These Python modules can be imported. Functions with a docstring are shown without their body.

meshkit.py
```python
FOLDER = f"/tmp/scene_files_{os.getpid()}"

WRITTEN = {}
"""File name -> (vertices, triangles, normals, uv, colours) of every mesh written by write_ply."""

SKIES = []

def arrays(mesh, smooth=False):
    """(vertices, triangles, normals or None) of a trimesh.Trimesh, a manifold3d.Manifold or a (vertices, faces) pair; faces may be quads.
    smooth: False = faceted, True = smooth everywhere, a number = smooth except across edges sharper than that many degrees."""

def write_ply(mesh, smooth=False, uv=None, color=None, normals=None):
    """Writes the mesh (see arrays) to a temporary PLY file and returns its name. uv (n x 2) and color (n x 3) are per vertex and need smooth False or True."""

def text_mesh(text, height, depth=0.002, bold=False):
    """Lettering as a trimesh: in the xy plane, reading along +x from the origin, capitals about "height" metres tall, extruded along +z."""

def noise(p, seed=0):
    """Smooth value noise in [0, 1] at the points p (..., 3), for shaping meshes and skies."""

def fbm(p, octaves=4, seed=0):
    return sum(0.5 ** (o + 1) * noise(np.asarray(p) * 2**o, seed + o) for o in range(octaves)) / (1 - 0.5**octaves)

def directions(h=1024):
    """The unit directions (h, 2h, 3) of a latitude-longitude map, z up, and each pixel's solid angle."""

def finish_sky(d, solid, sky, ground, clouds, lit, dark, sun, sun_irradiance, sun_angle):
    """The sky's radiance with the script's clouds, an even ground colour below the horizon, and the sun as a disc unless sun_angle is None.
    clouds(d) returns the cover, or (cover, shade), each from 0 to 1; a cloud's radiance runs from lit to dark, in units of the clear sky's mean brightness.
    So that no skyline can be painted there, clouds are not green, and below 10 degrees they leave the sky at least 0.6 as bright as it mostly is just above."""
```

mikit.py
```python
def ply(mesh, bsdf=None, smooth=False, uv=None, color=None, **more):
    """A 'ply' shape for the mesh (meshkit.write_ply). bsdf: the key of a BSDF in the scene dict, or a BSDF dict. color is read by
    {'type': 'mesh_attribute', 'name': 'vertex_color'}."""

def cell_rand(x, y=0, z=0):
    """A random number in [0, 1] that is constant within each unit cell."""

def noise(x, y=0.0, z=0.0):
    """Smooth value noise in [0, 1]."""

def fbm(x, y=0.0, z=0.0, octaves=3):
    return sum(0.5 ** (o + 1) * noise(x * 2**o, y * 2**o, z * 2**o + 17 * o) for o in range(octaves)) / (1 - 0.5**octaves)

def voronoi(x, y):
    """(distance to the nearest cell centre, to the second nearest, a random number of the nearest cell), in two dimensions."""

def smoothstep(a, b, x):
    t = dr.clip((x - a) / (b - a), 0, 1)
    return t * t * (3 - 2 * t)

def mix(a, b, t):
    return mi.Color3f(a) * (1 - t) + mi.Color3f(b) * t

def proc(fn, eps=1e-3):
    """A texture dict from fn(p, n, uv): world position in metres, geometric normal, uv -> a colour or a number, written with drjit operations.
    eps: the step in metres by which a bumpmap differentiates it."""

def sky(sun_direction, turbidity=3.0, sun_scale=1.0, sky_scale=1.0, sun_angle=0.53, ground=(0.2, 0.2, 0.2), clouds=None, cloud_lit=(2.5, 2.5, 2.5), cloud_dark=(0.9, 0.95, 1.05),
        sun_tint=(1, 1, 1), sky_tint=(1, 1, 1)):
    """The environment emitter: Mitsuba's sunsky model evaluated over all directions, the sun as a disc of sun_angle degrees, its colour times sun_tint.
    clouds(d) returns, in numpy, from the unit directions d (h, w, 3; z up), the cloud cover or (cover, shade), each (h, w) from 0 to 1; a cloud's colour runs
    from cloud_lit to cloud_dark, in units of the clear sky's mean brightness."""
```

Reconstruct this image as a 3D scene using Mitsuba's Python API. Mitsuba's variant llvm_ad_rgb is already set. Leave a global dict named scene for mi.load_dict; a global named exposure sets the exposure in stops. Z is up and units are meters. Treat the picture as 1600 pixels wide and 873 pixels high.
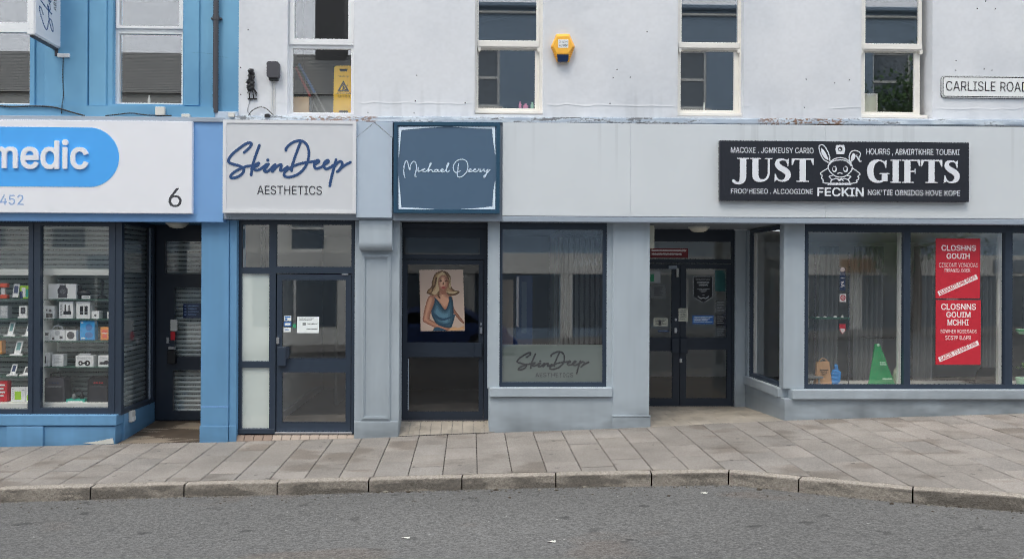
import math, random
import numpy as np, trimesh
import mitsuba as mi
import mikit, meshkit
from mikit import proc, noise, fbm, voronoi, cell_rand, smoothstep, mix
import drjit as dr
from shapely.geometry import Polygon, LineString, Point, box as sbox, MultiPoint
from shapely import affinity
from shapely.ops import unary_union

rng = random.Random(11)
T = mi.ScalarTransform4f
scene, labels = {}, {}

# ------------------------------------------------------------------ camera, sky, exposure
F, DC, HC = 1400.0, 12.07, 2.1            # focal length in pixels of a 1600 px frame; distance to the frontage; eye height
CX, CY = 774.0, 433.0
YAW, ROLL = math.radians(1.6), math.radians(0.25)
EYE = np.array([0.0, -DC, HC])
fw = np.array([math.sin(YAW), math.cos(YAW), 0])
r0 = np.array([math.cos(YAW), -math.sin(YAW), 0])
up0 = np.array([0, 0, 1.0])
rt = r0 * math.cos(ROLL) + up0 * math.sin(ROLL)
up = up0 * math.cos(ROLL) - r0 * math.sin(ROLL)
scene['camera'] = {'type': 'perspective', 'fov_axis': 'x', 'fov': math.degrees(2 * math.atan(800 / F)),
                   'near_clip': 0.05, 'far_clip': 2000.0,
                   'principal_point_offset_x': (800 - CX) / 1600.0, 'principal_point_offset_y': (436.5 - CY) / 873.0,
                   'to_world': T().look_at(origin=EYE.tolist(), target=(EYE + fw).tolist(), up=up.tolist())}


def cover(d):
    n = meshkit.fbm(np.stack([d[..., 0] * 2.2, d[..., 1] * 2.2, d[..., 2] * 4.0], -1), 4, 3)
    return np.full(d.shape[:2], 1.0), np.clip((n - 0.35) * 1.6, 0, 1) * 0.55


scene['sky'] = mikit.sky((-0.35, -0.75, 1.25), turbidity=3, sun_scale=0.16, sun_angle=22, clouds=cover,
                         cloud_lit=(1.98, 2.10, 2.26), cloud_dark=(1.38, 1.50, 1.66), sun_tint=(0.92, 1.0, 1.1), ground=(0.2, 0.2, 0.2))
exposure = 2.93

# ------------------------------------------------------------------ measuring on real planes


def P(px, py, Y=0.0):
    d = fw + rt * ((px - CX) / F) - up * ((py - CY) / F)
    return EYE + d * ((Y + DC) / d[1])


def R(px0, py0, px1, py1, Y=0.0):
    xm, ym = (px0 + px1) / 2, (py0 + py1) / 2
    return P(px0, ym, Y)[0], P(px1, ym, Y)[0], P(xm, py1, Y)[2], P(xm, py0, Y)[2]   # x0, x1, z0, z1


def PX(p):
    d = np.asarray(p, float) - EYE
    return CX + F * (d @ rt) / (d @ fw), CY - F * (d @ up) / (d @ fw)


def lin(*c):
    c = np.array(c, float) / 255
    return np.where(c <= 0.04045, c / 12.92, ((c + 0.055) / 1.055) ** 2.4)


# ------------------------------------------------------------------ registry


def numbered(name):
    if name not in scene and name not in labels and not any(k.startswith(name + '__') for k in scene):
        return name
    i = 1
    while True:
        k = f'{name}_{i:03d}'
        if k not in scene and k not in labels:
            return k
        i += 1


def say(key, label=None, cat=None, group=None, kind=None):
    d = labels.setdefault(key, {})
    for a, b in (('label', label), ('category', cat), ('group', group), ('kind', kind)):
        if b:
            d[a] = b
    return key


def thing(name, label, cat, group=None):
    return say(numbered(name), label, cat, group)


_used = {}


def obj(name, mesh, mat, parent=None, smooth=False, label=None, cat=None, group=None, kind=None, to_world=None):
    if isinstance(mesh, list):
        mesh = trimesh.util.concatenate(mesh)
    if parent:
        base = parent + '__' + name
        n = _used.get(base, 0)
        _used[base] = n + 1
        key = base if n == 0 else f'{base}_{n:03d}'
    else:
        key = numbered(name)
    d = mesh if isinstance(mesh, dict) else mikit.ply(mesh, mat, smooth)
    if to_world is not None:
        d = {**d, 'to_world': to_world}
    scene[key] = d
    if label or cat or group or kind:
        say(key, label, cat, group, kind)
    return key


# ------------------------------------------------------------------ shapes
_cv = []
for sx in (-1, 1):
    for sy in (-1, 1):
        for sz in (-1, 1):
            for a in range(3):
                _cv.append((sx, sy, sz, a))
_unit = np.array([[s * (1 if i == a else .7) for i, s in enumerate((x, y, z))] for x, y, z, a in _cv])
_hull = trimesh.convex.convex_hull(trimesh.PointCloud(_unit))
_near = [int(np.argmin(((_unit - v) ** 2).sum(1))) for v in _hull.vertices]
_cf = np.array([[_near[i] for i in f] for f in _hull.faces])
_sg = np.array([[x, y, z] for x, y, z, a in _cv], float)
_ax = np.array([[1 if i == a else 0 for i in range(3)] for x, y, z, a in _cv], float)


def B(x0, x1, y0, y1, z0, z1, c=0.004):
    """a box with chamfered edges"""
    lo, hi = np.array([min(x0, x1), min(y0, y1), min(z0, z1)]), np.array([max(x0, x1), max(y0, y1), max(z0, z1)])
    h = (hi - lo) / 2
    c = min(c, 0.45 * h.min() * 2 * 0.5)
    v = (lo + hi) / 2 + _sg * (h - c * (1 - _ax))
    return trimesh.Trimesh(v, _cf, process=False)


def pb(px0, py0, px1, py1, yf, yb, c=0.004):
    """a box whose front face, at depth yf, is measured in the photograph"""
    x0, x1, z0, z1 = R(px0, py0, px1, py1, yf)
    return B(x0, x1, yf, yb, z0, z1, c)


def prism(poly, yf, yb):
    """an outline in x, z drawn out from yf (front) to yb"""
    ms = []
    for g in getattr(poly, 'geoms', [poly]):
        if g.geom_type == 'Polygon' and g.area > 1e-9:
            ms.append(trimesh.creation.extrude_polygon(g, yb - yf, engine='earcut'))
    m = trimesh.util.concatenate(ms)
    v = np.array(m.vertices)
    return trimesh.Trimesh(np.stack([v[:, 0], yb - v[:, 2], v[:, 1]], 1), m.faces, process=False)


def pts(points, Y):
    return [tuple(P(x, y, Y)[[0, 2]]) for x, y in points]


def rect(px0, py0, px1, py1, Y):
    x0, x1, z0, z1 = R(px0, py0, px1, py1, Y)
    return sbox(x0, z0, x1, z1)


def frame(o, holes, yf, yb):
    p = rect(*o, yf)
    for h in holes:
        p = p.difference(rect(*h, yf))
    return prism(p, yf, yb)


def sheet(x0, x1, z0, z1, Y):
    return trimesh.Trimesh([[x0, Y, z0], [x1, Y, z0], [x1, Y, z1], [x0, Y, z1]], [[0, 1, 2], [0, 2, 3]], process=False)


def psheet(px0, py0, px1, py1, Y):
    return sheet(*R(px0, py0, px1, py1, Y), Y)


def quad(a, b, c, d):
    return trimesh.Trimesh([a, b, c, d], [[0, 1, 2], [0, 2, 3]], process=False)


def spline(p, n=8):
    p = np.array(p, float)
    if len(p) < 3:
        return p
    q = np.vstack([2 * p[0] - p[1], p, 2 * p[-1] - p[-2]])
    out = []
    for i in range(1, len(q) - 2):
        a, b, c, d = q[i - 1:i + 3]
        for t in np.linspace(0, 1, n, endpoint=False):
            out.append(0.5 * (2 * b + (c - a) * t + (2 * a - 5 * b + 4 * c - d) * t * t + (3 * b - a - 3 * c + d) * t ** 3))
    out.append(p[-1])
    return np.array(out)


def stroke(p, w, smooth=True):
    q = spline(p) if smooth else np.array(p, float)
    return LineString(q).buffer(w / 2, quad_segs=4)


def vstroke(p, w, n=8):
    """a pen line whose width changes along it"""
    a = spline([(*q, x) for q, x in zip(p, w)], n)
    hulls = []
    for u, v in zip(a[:-1], a[1:]):
        hulls.append(unary_union([Point(u[:2]).buffer(max(u[2], .002) / 2, quad_segs=5), Point(v[:2]).buffer(max(v[2], .002) / 2, quad_segs=5)]).convex_hull)
    return unary_union(hulls)


def tube(p, r, sides=8, smooth=True):
    p = spline(p, 6) if smooth else np.array(p, float)
    t = np.gradient(p, axis=0)
    t /= np.linalg.norm(t, axis=1, keepdims=True) + 1e-12
    a = np.cross(t, np.where(np.abs(t[:, 2:]) < 0.9, [0, 0, 1.0], [1.0, 0, 0]))
    a /= np.linalg.norm(a, axis=1, keepdims=True) + 1e-12
    b = np.cross(t, a)
    ang = np.arange(sides) * 2 * np.pi / sides
    rr = np.broadcast_to(r, (len(p),))[:, None, None]
    v = p[:, None] + rr * (np.cos(ang)[None, :, None] * a[:, None] + np.sin(ang)[None, :, None] * b[:, None])
    n, k = len(p), sides
    f = []
    for i in range(n - 1):
        for j in range(k):
            q = (i * k + j, i * k + (j + 1) % k, (i + 1) * k + (j + 1) % k, (i + 1) * k + j)
            f += [(q[0], q[1], q[2]), (q[0], q[2], q[3])]
    v = np.vstack([v.reshape(-1, 3), p[0], p[-1]])
    for j in range(k):
        f += [(n * k, (j + 1) % k, j), (n * k + 1, (n - 1) * k + j, (n - 1) * k + (j + 1) % k)]
    return trimesh.Trimesh(v, f, process=False)


def letters(s, px0, px1, pbase, pcap, Y, depth=0.003, bold=False):
    """lettering fitted between two verticals, a base line and a cap line, on the plane y = Y"""
    m = meshkit.text_mesh(s, 0.1, 0.002, bold)
    v = np.array(m.vertices)
    x0, x1, z0, z1 = R(px0, pcap, px1, pbase, Y)
    capk = (z1 - z0) / 0.1
    lo, hi = v[:, 0].min(), v[:, 0].max()
    x = x0 + (v[:, 0] - lo) / (hi - lo) * (x1 - x0)
    return trimesh.Trimesh(np.stack([x, Y - v[:, 2] / 0.002 * depth, z0 + v[:, 1] * capk], 1), m.faces, process=False)


def ellipsoid(c, r, sub=2):
    m = trimesh.creation.icosphere(sub)
    return trimesh.Trimesh(np.array(m.vertices) * r + c, m.faces, process=False)


def lathe(profile, centre, axis='z', n=24):
    m = trimesh.creation.revolve(np.array(profile, float), sections=n)
    v = np.array(m.vertices)
    if axis == 'y':
        v = np.stack([v[:, 0], v[:, 2], v[:, 1]], 1)
        return trimesh.Trimesh(v + centre, m.faces[:, ::-1], process=False)
    return trimesh.Trimesh(v + centre, m.faces, process=False)


# ------------------------------------------------------------------ materials


def mat(key, rgb, rough=0.5, spec=0.5, metal=0.0, two=False, raw=False, **more):
    b = {'type': 'principled', 'base_color': {'type': 'rgb', 'value': [float(x) for x in (rgb if raw else lin(*rgb))]} if not isinstance(rgb, dict) else rgb,
         'roughness': rough, 'specular': spec, 'metallic': metal, **more}
    scene[key] = {'type': 'twosided', 'bsdf': b} if two else b
    return key


def bumped(key, color_fn, rough, bump_fn, scale, eps=2e-3, spec=0.4):
    scene[key] = {'type': 'bumpmap', 'arbitrary': proc(bump_fn, eps), 'scale': scale,
                  'bsdf': {'type': 'principled', 'base_color': proc(color_fn), 'roughness': rough, 'specular': spec}}
    return key


def c3(*c):
    return [float(x) for x in lin(*c)]


# pale lilac render, hand trowelled, with a lumpy joint above the shop fascia
Z_RIDGE = float(P(950, 165, 0)[2])


def pale_color(p, n, uv):
    a = fbm(p.x * 0.9, p.z * 0.7, 3.0, 4)
    fine = fbm(p.x * 24, p.z * 24, 1.0, 2)
    streak = fbm(p.x * 9, p.z * 0.6, 7.0, 3) * smoothstep(1.2, 0.0, p.z - Z_RIDGE + 0.2)
    c = mix(c3(202, 205, 210), c3(213, 215, 219), smoothstep(0.3, 0.7, a)) * (0.965 + 0.07 * fine)
    return c * (1 - 0.10 * smoothstep(0.5, 0.8, streak))


def pale_bump(p, n, uv):
    ridge = p.z - (Z_RIDGE + 0.05 * (fbm(p.x * 1.3, 2.0, 0, 3) - 0.5) + 0.03 * (noise(p.x * 7, 5.0) - 0.5))
    r = dr.exp(-dr.square(ridge / 0.009)) * 1.7 * smoothstep(0.25, 0.5, noise(p.x * 1.7, 9.0)) + 0.35 * smoothstep(0.006, -0.012, ridge)
    return 0.0045 * r + 0.006 * fbm(p.x * 4.5, p.z * 6.5, 0, 3) + 0.0016 * fbm(p.x * 32, p.z * 32, 4, 2)


bumped('pale_render', pale_color, 0.75, pale_bump, 1.0, 4e-3, 0.3)


def blue_color(p, n, uv):
    a = fbm(p.x * 1.4, p.z * 1.1, 5.0, 4)
    crack = dr.abs(p.z - (5.05 + 0.12 * (fbm(p.x * 3.1, 1.0, 0, 3) - .5) + 0.9 * dr.floor(noise(p.x * .7, 3) * 3 - 1)))
    c = mix(c3(96, 148, 184), c3(112, 165, 198), smoothstep(0.3, 0.7, a))
    return c * (1 - 0.25 * smoothstep(0.006, 0.0, crack) * smoothstep(.45, .6, noise(p.x * 2.3, p.z * 2.0, 8)))


def blue_bump(p, n, uv):
    return 0.003 * fbm(p.x * 6, p.z * 6, 0, 3) + 0.0006 * fbm(p.x * 60, p.z * 60, 2, 2)


bumped('blue_render', blue_color, 0.6, blue_bump, 1.0, 3e-3)


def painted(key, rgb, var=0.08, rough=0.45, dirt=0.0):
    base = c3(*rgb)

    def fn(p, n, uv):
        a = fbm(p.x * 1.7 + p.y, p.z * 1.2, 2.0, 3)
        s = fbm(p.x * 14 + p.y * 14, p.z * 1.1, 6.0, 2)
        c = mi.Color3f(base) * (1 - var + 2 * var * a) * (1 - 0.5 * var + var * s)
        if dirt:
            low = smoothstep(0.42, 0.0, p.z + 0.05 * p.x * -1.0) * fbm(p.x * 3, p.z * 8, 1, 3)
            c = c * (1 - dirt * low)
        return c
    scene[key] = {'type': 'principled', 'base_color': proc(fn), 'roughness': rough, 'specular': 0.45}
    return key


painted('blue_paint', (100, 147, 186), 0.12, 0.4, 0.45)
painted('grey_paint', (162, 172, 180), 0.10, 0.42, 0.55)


def board_color(p, n, uv):
    a = fbm(p.x * 0.8, p.z * 0.9, 2.0, 3)
    drip = smoothstep(0.62, 0.86, noise(p.x * 17, 3.0)) * smoothstep(0.35, 0.75, noise(p.x * 2.1, 8.0)) * smoothstep(ZFB - 0.95, ZFB, p.z) * (0.5 + 0.5 * noise(p.x * 60, p.z * 3))
    low = smoothstep(ZFB - 1.20, ZFB - 1.32, p.z) * fbm(p.x * 5, p.z * 9, 4, 3)
    return mi.Color3f(c3(203, 208, 212)) * (0.95 + 0.1 * a) * (1 - 0.12 * drip) * (1 - 0.22 * low)


ZFB = float(P(1200, 195, -.19)[2])
scene['fascia_board'] = {'type': 'principled', 'base_color': proc(board_color), 'roughness': 0.45, 'specular': 0.45}
mat('blue_panel', (118, 162, 212), 0.35)
mat('grey_trim', (150, 161, 174), 0.4)
mat('capital_paint', (176, 189, 203), 0.42)
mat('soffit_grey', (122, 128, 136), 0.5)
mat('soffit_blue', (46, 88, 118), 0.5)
mat('navy_frame', (46, 57, 72), 0.33, 0.5)
mat('navy_door', (36, 45, 58), 0.33, 0.5)
mat('white_upvc', (226, 227, 228), 0.3)
mat('cream_wood', (226, 223, 216), 0.45)
mat('white_sign', (228, 229, 234), 0.28)
mat('pill_blue', (76, 166, 240), 0.3)
mat('pale_blue_print', (140, 168, 212), 0.4)
mat('dark_print', (58, 60, 66), 0.5)
mat('clinic_face', (205, 207, 211), 0.35)
mat('clinic_frame', (216, 217, 220), 0.35)
mat('script_navy', (42, 72, 118), 0.35)
mat('teal_frame', (36, 72, 96), 0.35)
mat('teal_face', (74, 98, 122), 0.4)
mat('pale_print', (214, 228, 242), 0.4)
mat('sign_black', (30, 33, 42), 0.42)
mat('letter_silver', (222, 224, 230), 0.35)
mat('alarm_yellow', (240, 178, 60), 0.35)
mat('alarm_rib', (206, 146, 30), 0.4)
mat('alarm_lens', (20, 40, 74), 0.12)
mat('sign_white', (226, 228, 228), 0.4)
mat('ink', (42, 42, 46), 0.5)
mat('plastic_black', (26, 27, 30), 0.4)
mat('plastic_dark_grey', (66, 66, 72), 0.5)
mat('tar_black', (30, 30, 32), 0.35)
mat('chrome', (0.72, 0.72, 0.74), 0.22, 0.5, 1.0, raw=True)
mat('dull_white', (205, 204, 198), 0.5)
mat('opal', (224, 220, 204), 0.25)
mat('carton_white', (224, 226, 226), 0.45)
mat('carton_grey', (178, 182, 186), 0.5)
mat('carton_blue', (44, 150, 214), 0.4)
mat('carton_orange', (228, 150, 70), 0.45)
mat('carton_red', (200, 36, 50), 0.4)
mat('carton_lime', (158, 206, 50), 0.4)
mat('carton_teal', (52, 164, 146), 0.4)
mat('coral', (226, 96, 70), 0.45)
mat('screen_blue', (34, 52, 92), 0.15)
mat('screen_green', (70, 130, 130), 0.2)
mat('speaker_cloth', (44, 46, 52), 0.7)
mat('shelf_white', (222, 224, 218), 0.45)
mat('poster_red', (192, 40, 56), 0.4)
mat('reflected_red', (132, 46, 52), 0.5)  # tone of the mirrored red lettering, put into the colour
mat('poster_white', (238, 226, 226), 0.45)
mat('green_bag', (36, 156, 92), 0.5, two=True)
mat('bag_mark', (180, 226, 196), 0.5)
mat('blue_toy', (40, 136, 210), 0.3)
mat('straw', (192, 150, 110), 0.8)
mat('fabric_white', (226, 226, 222), 0.8, 0.2, two=True)
mat('fabric_grey', (150, 152, 152), 0.85, 0.2, two=True)
mat('wet_yellow', (244, 200, 50), 0.4)
mat('pole_red', (176, 56, 52), 0.4)
mat('pole_blue', (58, 112, 172), 0.4)
mat('plywood', (204, 172, 128), 0.6)
mat('pink', (226, 140, 176), 0.4)
mat('notice_paper', (232, 238, 238), 0.6)
mat('notice_blue', (52, 104, 176), 0.5)
mat('notice_green', (60, 150, 110), 0.5)
mat('notice_grey', (120, 124, 126), 0.5)
mat('notice_cream', (206, 206, 190), 0.5)
mat('notice_black', (22, 25, 32), 0.4)
mat('poster_ground', (186, 164, 150), 0.5)
mat('skin', (182, 134, 110), 0.5)
mat('skin_shade', (150, 100, 80), 0.5)
mat('hair_blond', (146, 116, 84), 0.5)
mat('hair_light', (186, 162, 128), 0.5)
mat('hair_dark', (92, 68, 50), 0.5)
mat('dress_teal', (56, 90, 108), 0.45)
mat('dress_dark', (38, 70, 92), 0.45)
mat('lips', (158, 74, 68), 0.5)
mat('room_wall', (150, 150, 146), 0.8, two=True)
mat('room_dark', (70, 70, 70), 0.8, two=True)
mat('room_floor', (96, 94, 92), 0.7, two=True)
mat('hall_wall', (222, 224, 220), 0.7, two=True)
mat('hall_floor', (104, 102, 100), 0.9, two=True)
mat('frosted', (214, 222, 218), 0.55)
mat('shutter', (0.52, 0.58, 0.57), 0.36, 0.5, 0.35, two=True, raw=True)
mat('concrete_patch', (196, 196, 190), 0.8)
mat('moss_dirt', (70, 62, 52), 0.95)
mat('slate', (128, 128, 126), 0.7, two=True)
mat('chimney_brick', (88, 87, 86), 0.8)
mat('opp_white', (226, 223, 214), 0.8)
mat('opp_blue', (142, 160, 176), 0.8)
mat('opp_sign', (130, 140, 150), 0.6)
mat('opp_glass', (96, 106, 114), 0.15, 0.8)
mat('car_blue', (24, 58, 120), 0.2, 0.6, clearcoat=1.0)
mat('tyre', (26, 26, 27), 0.8)
mat('rim', (0.5, 0.5, 0.52), 0.3, 0.5, 0.9, raw=True)
mat('bark', (84, 72, 60), 0.9)
mat('leaf', (52, 84, 38), 0.6, two=True)
mat('leaf_light', (76, 108, 50), 0.6, two=True)
mat('copper_cable', (40, 40, 42), 0.5)

scene['glass_clear'] = {'type': 'thindielectric', 'int_ior': 2.1}
scene['glass_door'] = {'type': 'thindielectric', 'int_ior': 1.5}
scene['glass_display'] = {'type': 'thindielectric', 'int_ior': 1.7}
scene['glass_upper'] = {'type': 'thindielectric', 'int_ior': 2.5}
scene['glass_shelf'] = {'type': 'thindielectric', 'int_ior': 1.4}


def lead_color(p, n, uv):
    d = fbm(p.x * 3.0, p.z * 26, 1.0, 4)
    s = fbm(p.x * 0.8, 3.0, 2.0, 3)
    fleck = fbm(p.x * 40, p.z * 60, 4.0, 2)
    c = mix(c3(150, 163, 178), c3(188, 198, 208), smoothstep(0.35, 0.65, d))
    c = mix(c, c3(62, 64, 70), 0.85 * smoothstep(0.57, 0.70, d * 0.55 + s * 0.3 + fleck * 0.22))
    return mix(c, c3(120, 84, 58), smoothstep(0.70, 0.76, noise(p.x * 1.1, 4.0)) * smoothstep(.5, .6, fleck) * 0.8)


def lead_bump(p, n, uv):
    return 0.006 * fbm(p.x * 5, p.z * 18, 0, 3)


bumped('lead', lead_color, 0.55, lead_bump, 1.0, 4e-3)


def asphalt_color(p, n, uv):
    big = fbm(p.x * 0.35, p.y * 0.5, 0, 4)
    g = noise(p.x * 95, p.y * 95)
    g2 = noise(p.x * 44, p.y * 44, 3)
    f1, f2, w = voronoi(p.x * 6.0, p.y * 6.0)
    spot = smoothstep(0.95, 0.96, w) * smoothstep(0.02 + 1.6 * (w - 0.95), 0.0, f1)
    f3, f4, w2 = voronoi(p.x * 2.3 + 9, p.y * 2.3)
    dark = smoothstep(0.72, 0.95, w2) * smoothstep(0.16, 0.02, f3 + 0.5 * (fbm(p.x * 11, p.y * 16, 1, 3) - .5))
    c = mi.Color3f([0.116, 0.114, 0.112]) * (0.72 + 0.56 * g) * (0.78 + 0.44 * g2) * (0.80 + 0.4 * big)
    c = c * (1 - 0.38 * dark)
    red = smoothstep(0.62, 0.75, fbm(p.x * 0.9 + 3, p.y * 1.3, 5, 3))
    c = c * mix([1, 1, 1], [1.06, 0.98, 0.93], red)
    return mix(c, [0.5, 0.5, 0.48], spot * 0.8)


def asphalt_bump(p, n, uv):
    return 0.006 * noise(p.x * 70, p.y * 70) + 0.004 * noise(p.x * 140, p.y * 140, 2) + 0.01 * fbm(p.x * 3, p.y * 3, 0, 2)


bumped('asphalt', asphalt_color, 0.85, asphalt_bump, 1.0, 2e-3, 0.3)


def slabmat(key, rgb, seed):
    def fn(p, n, uv):
        a = fbm(p.x * 2.1, p.y * 2.1, seed, 4)
        g = noise(p.x * 85, p.y * 85, seed)
        st = smoothstep(0.58, 0.72, fbm(p.x * 1.3 + 4, p.y * 1.9, seed + 3, 4))
        c = mi.Color3f(rgb) * (0.74 + 0.5 * a) * (0.86 + 0.28 * g) * (0.86 + 0.22 * fbm(p.x * 0.35, p.y * 0.6, seed * 0 + 2, 3))
        f1, f2, w = voronoi(p.x * 3.1, p.y * 3.1)
        gum = smoothstep(0.8, 0.84, w) * smoothstep(0.09, 0.06, f1)
        return c * mix([1, 1, 1], [0.74, 0.71, 0.68], st) * (1 - 0.4 * gum)

    def bf(p, n, uv):
        return 0.0022 * noise(p.x * 75, p.y * 75, seed) + 0.004 * fbm(p.x * 8, p.y * 8, seed, 2)
    return bumped(key, fn, 0.8, bf, 1.0, 2e-3, 0.35)


slabmat('slab_a', [0.232, 0.211, 0.192], 1.0)
slabmat('slab_b', [0.252, 0.228, 0.208], 5.0)
slabmat('slab_c', [0.228, 0.210, 0.194], 9.0)


def kerb_color(p, n, uv):
    g = noise(p.x * 110, p.y * 110, p.z * 110)
    g2 = noise(p.x * 48, p.y * 48, p.z * 48)
    a = fbm(p.x * 2.5, p.y * 2.5, p.z * 9, 4)
    c = mi.Color3f([0.285, 0.255, 0.222]) * (0.55 + 0.9 * g) * (0.75 + 0.5 * g2)
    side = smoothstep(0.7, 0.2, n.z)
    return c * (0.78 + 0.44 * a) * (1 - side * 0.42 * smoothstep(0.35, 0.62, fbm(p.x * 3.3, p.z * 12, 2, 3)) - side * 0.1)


def kerb_bump(p, n, uv):
    return 0.006 * noise(p.x * 60, p.y * 60, p.z * 60) + 0.004 * noise(p.x * 130, p.y * 130, p.z * 130)


bumped('granite', kerb_color, 0.8, kerb_bump, 1.0, 2e-3, 0.35)
mat('joint_dark', (62, 56, 52), 0.95)


def tile_color(p, n, uv):
    a = fbm(p.x * 2.5, p.y * 2.5, 2, 4)
    r = cell_rand(dr.floor(p.x / 0.15), dr.floor(p.y / 0.15), 3)
    return mi.Color3f([0.35, 0.315, 0.27]) * (0.72 + 0.5 * a) * (0.9 + 0.2 * r)


scene['tile'] = {'type': 'principled', 'base_color': proc(tile_color), 'roughness': 0.45, 'specular': 0.45}


def grime_color(p, n, uv):
    a = fbm(p.x * 3.0, p.y * 4.0, 2, 4)
    b = smoothstep(0.5, 0.62, fbm(p.x * 2.0 + 7, p.y * 5.0, 5, 4))
    return mix([0.075, 0.058, 0.045], [0.20, 0.165, 0.13], b) * (0.7 + 0.6 * a)


scene['grime_floor'] = {'type': 'principled', 'base_color': proc(grime_color), 'roughness': 0.85, 'specular': 0.3}
mat('sett', (140, 122, 110), 0.9)
mat('sett_pale', (168, 154, 142), 0.9)

# ------------------------------------------------------------------ ground levels (read off where the frontage meets the pavement)
_base = [P(x, y, 0) for x, y in ((0, 697), (180, 693), (312, 690), (556, 684), (765, 675.5), (957, 668.5), (1240, 655.5), (1600, 645))]
_bx, _bz = np.array([b[0] for b in _base]), np.array([b[2] for b in _base])
_bx = np.concatenate([[-60, -14], _bx, [16, 60]])
_bz = np.concatenate([[_bz[0] - .3, _bz[0] - .25], _bz, [_bz[-1] + .28, _bz[-1] + .3]])
CROSS = 0.025


def zb(x):
    return np.interp(x, _bx, _bz)


def zpav(x, y):
    return zb(x) + CROSS * np.minimum(y, 0)


def onpav(px, py):
    y = -2.5
    for _ in range(60):
        p = P(px, py, y)
        d = p - EYE
        k = (zpav(p[0], y) - HC) / d[2]
        y = 0.5 * y + 0.5 * (EYE + d * k)[1]
    return P(px, py, y)


_kpx = [(1, 759.5), (150, 755), (294, 751), (438, 748), (579, 744), (723, 740), (868, 736.5), (1016, 734), (1140, 732), (1253, 743), (1427, 758.5), (1600, 770.5)]
KB = [onpav(*k)[:2] for k in _kpx]                      # kerb joints along the back edge
d0 = np.array([0.93, 0.0])
left = [KB[0] - d0 * i for i in range(1, 8)][::-1]
dr_ = (KB[-1] - KB[-2]) / np.linalg.norm(KB[-1] - KB[-2])
right = [KB[-1] + dr_ * 0.93 + np.array([0, 0]), KB[-1] + dr_ * 1.86, KB[-1] + dr_ * 1.86 + [.93, 0], KB[-1] + dr_ * 1.86 + [1.86, 0], KB[-1] + dr_ * 1.86 + [12, 0]]
KB = np.array([KB[0] - np.array([30, 0])] + left + KB + right)
KW, KH = 0.15, 0.135


def ykb(x):
    return np.interp(x, KB[:, 0], KB[:, 1])


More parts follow.
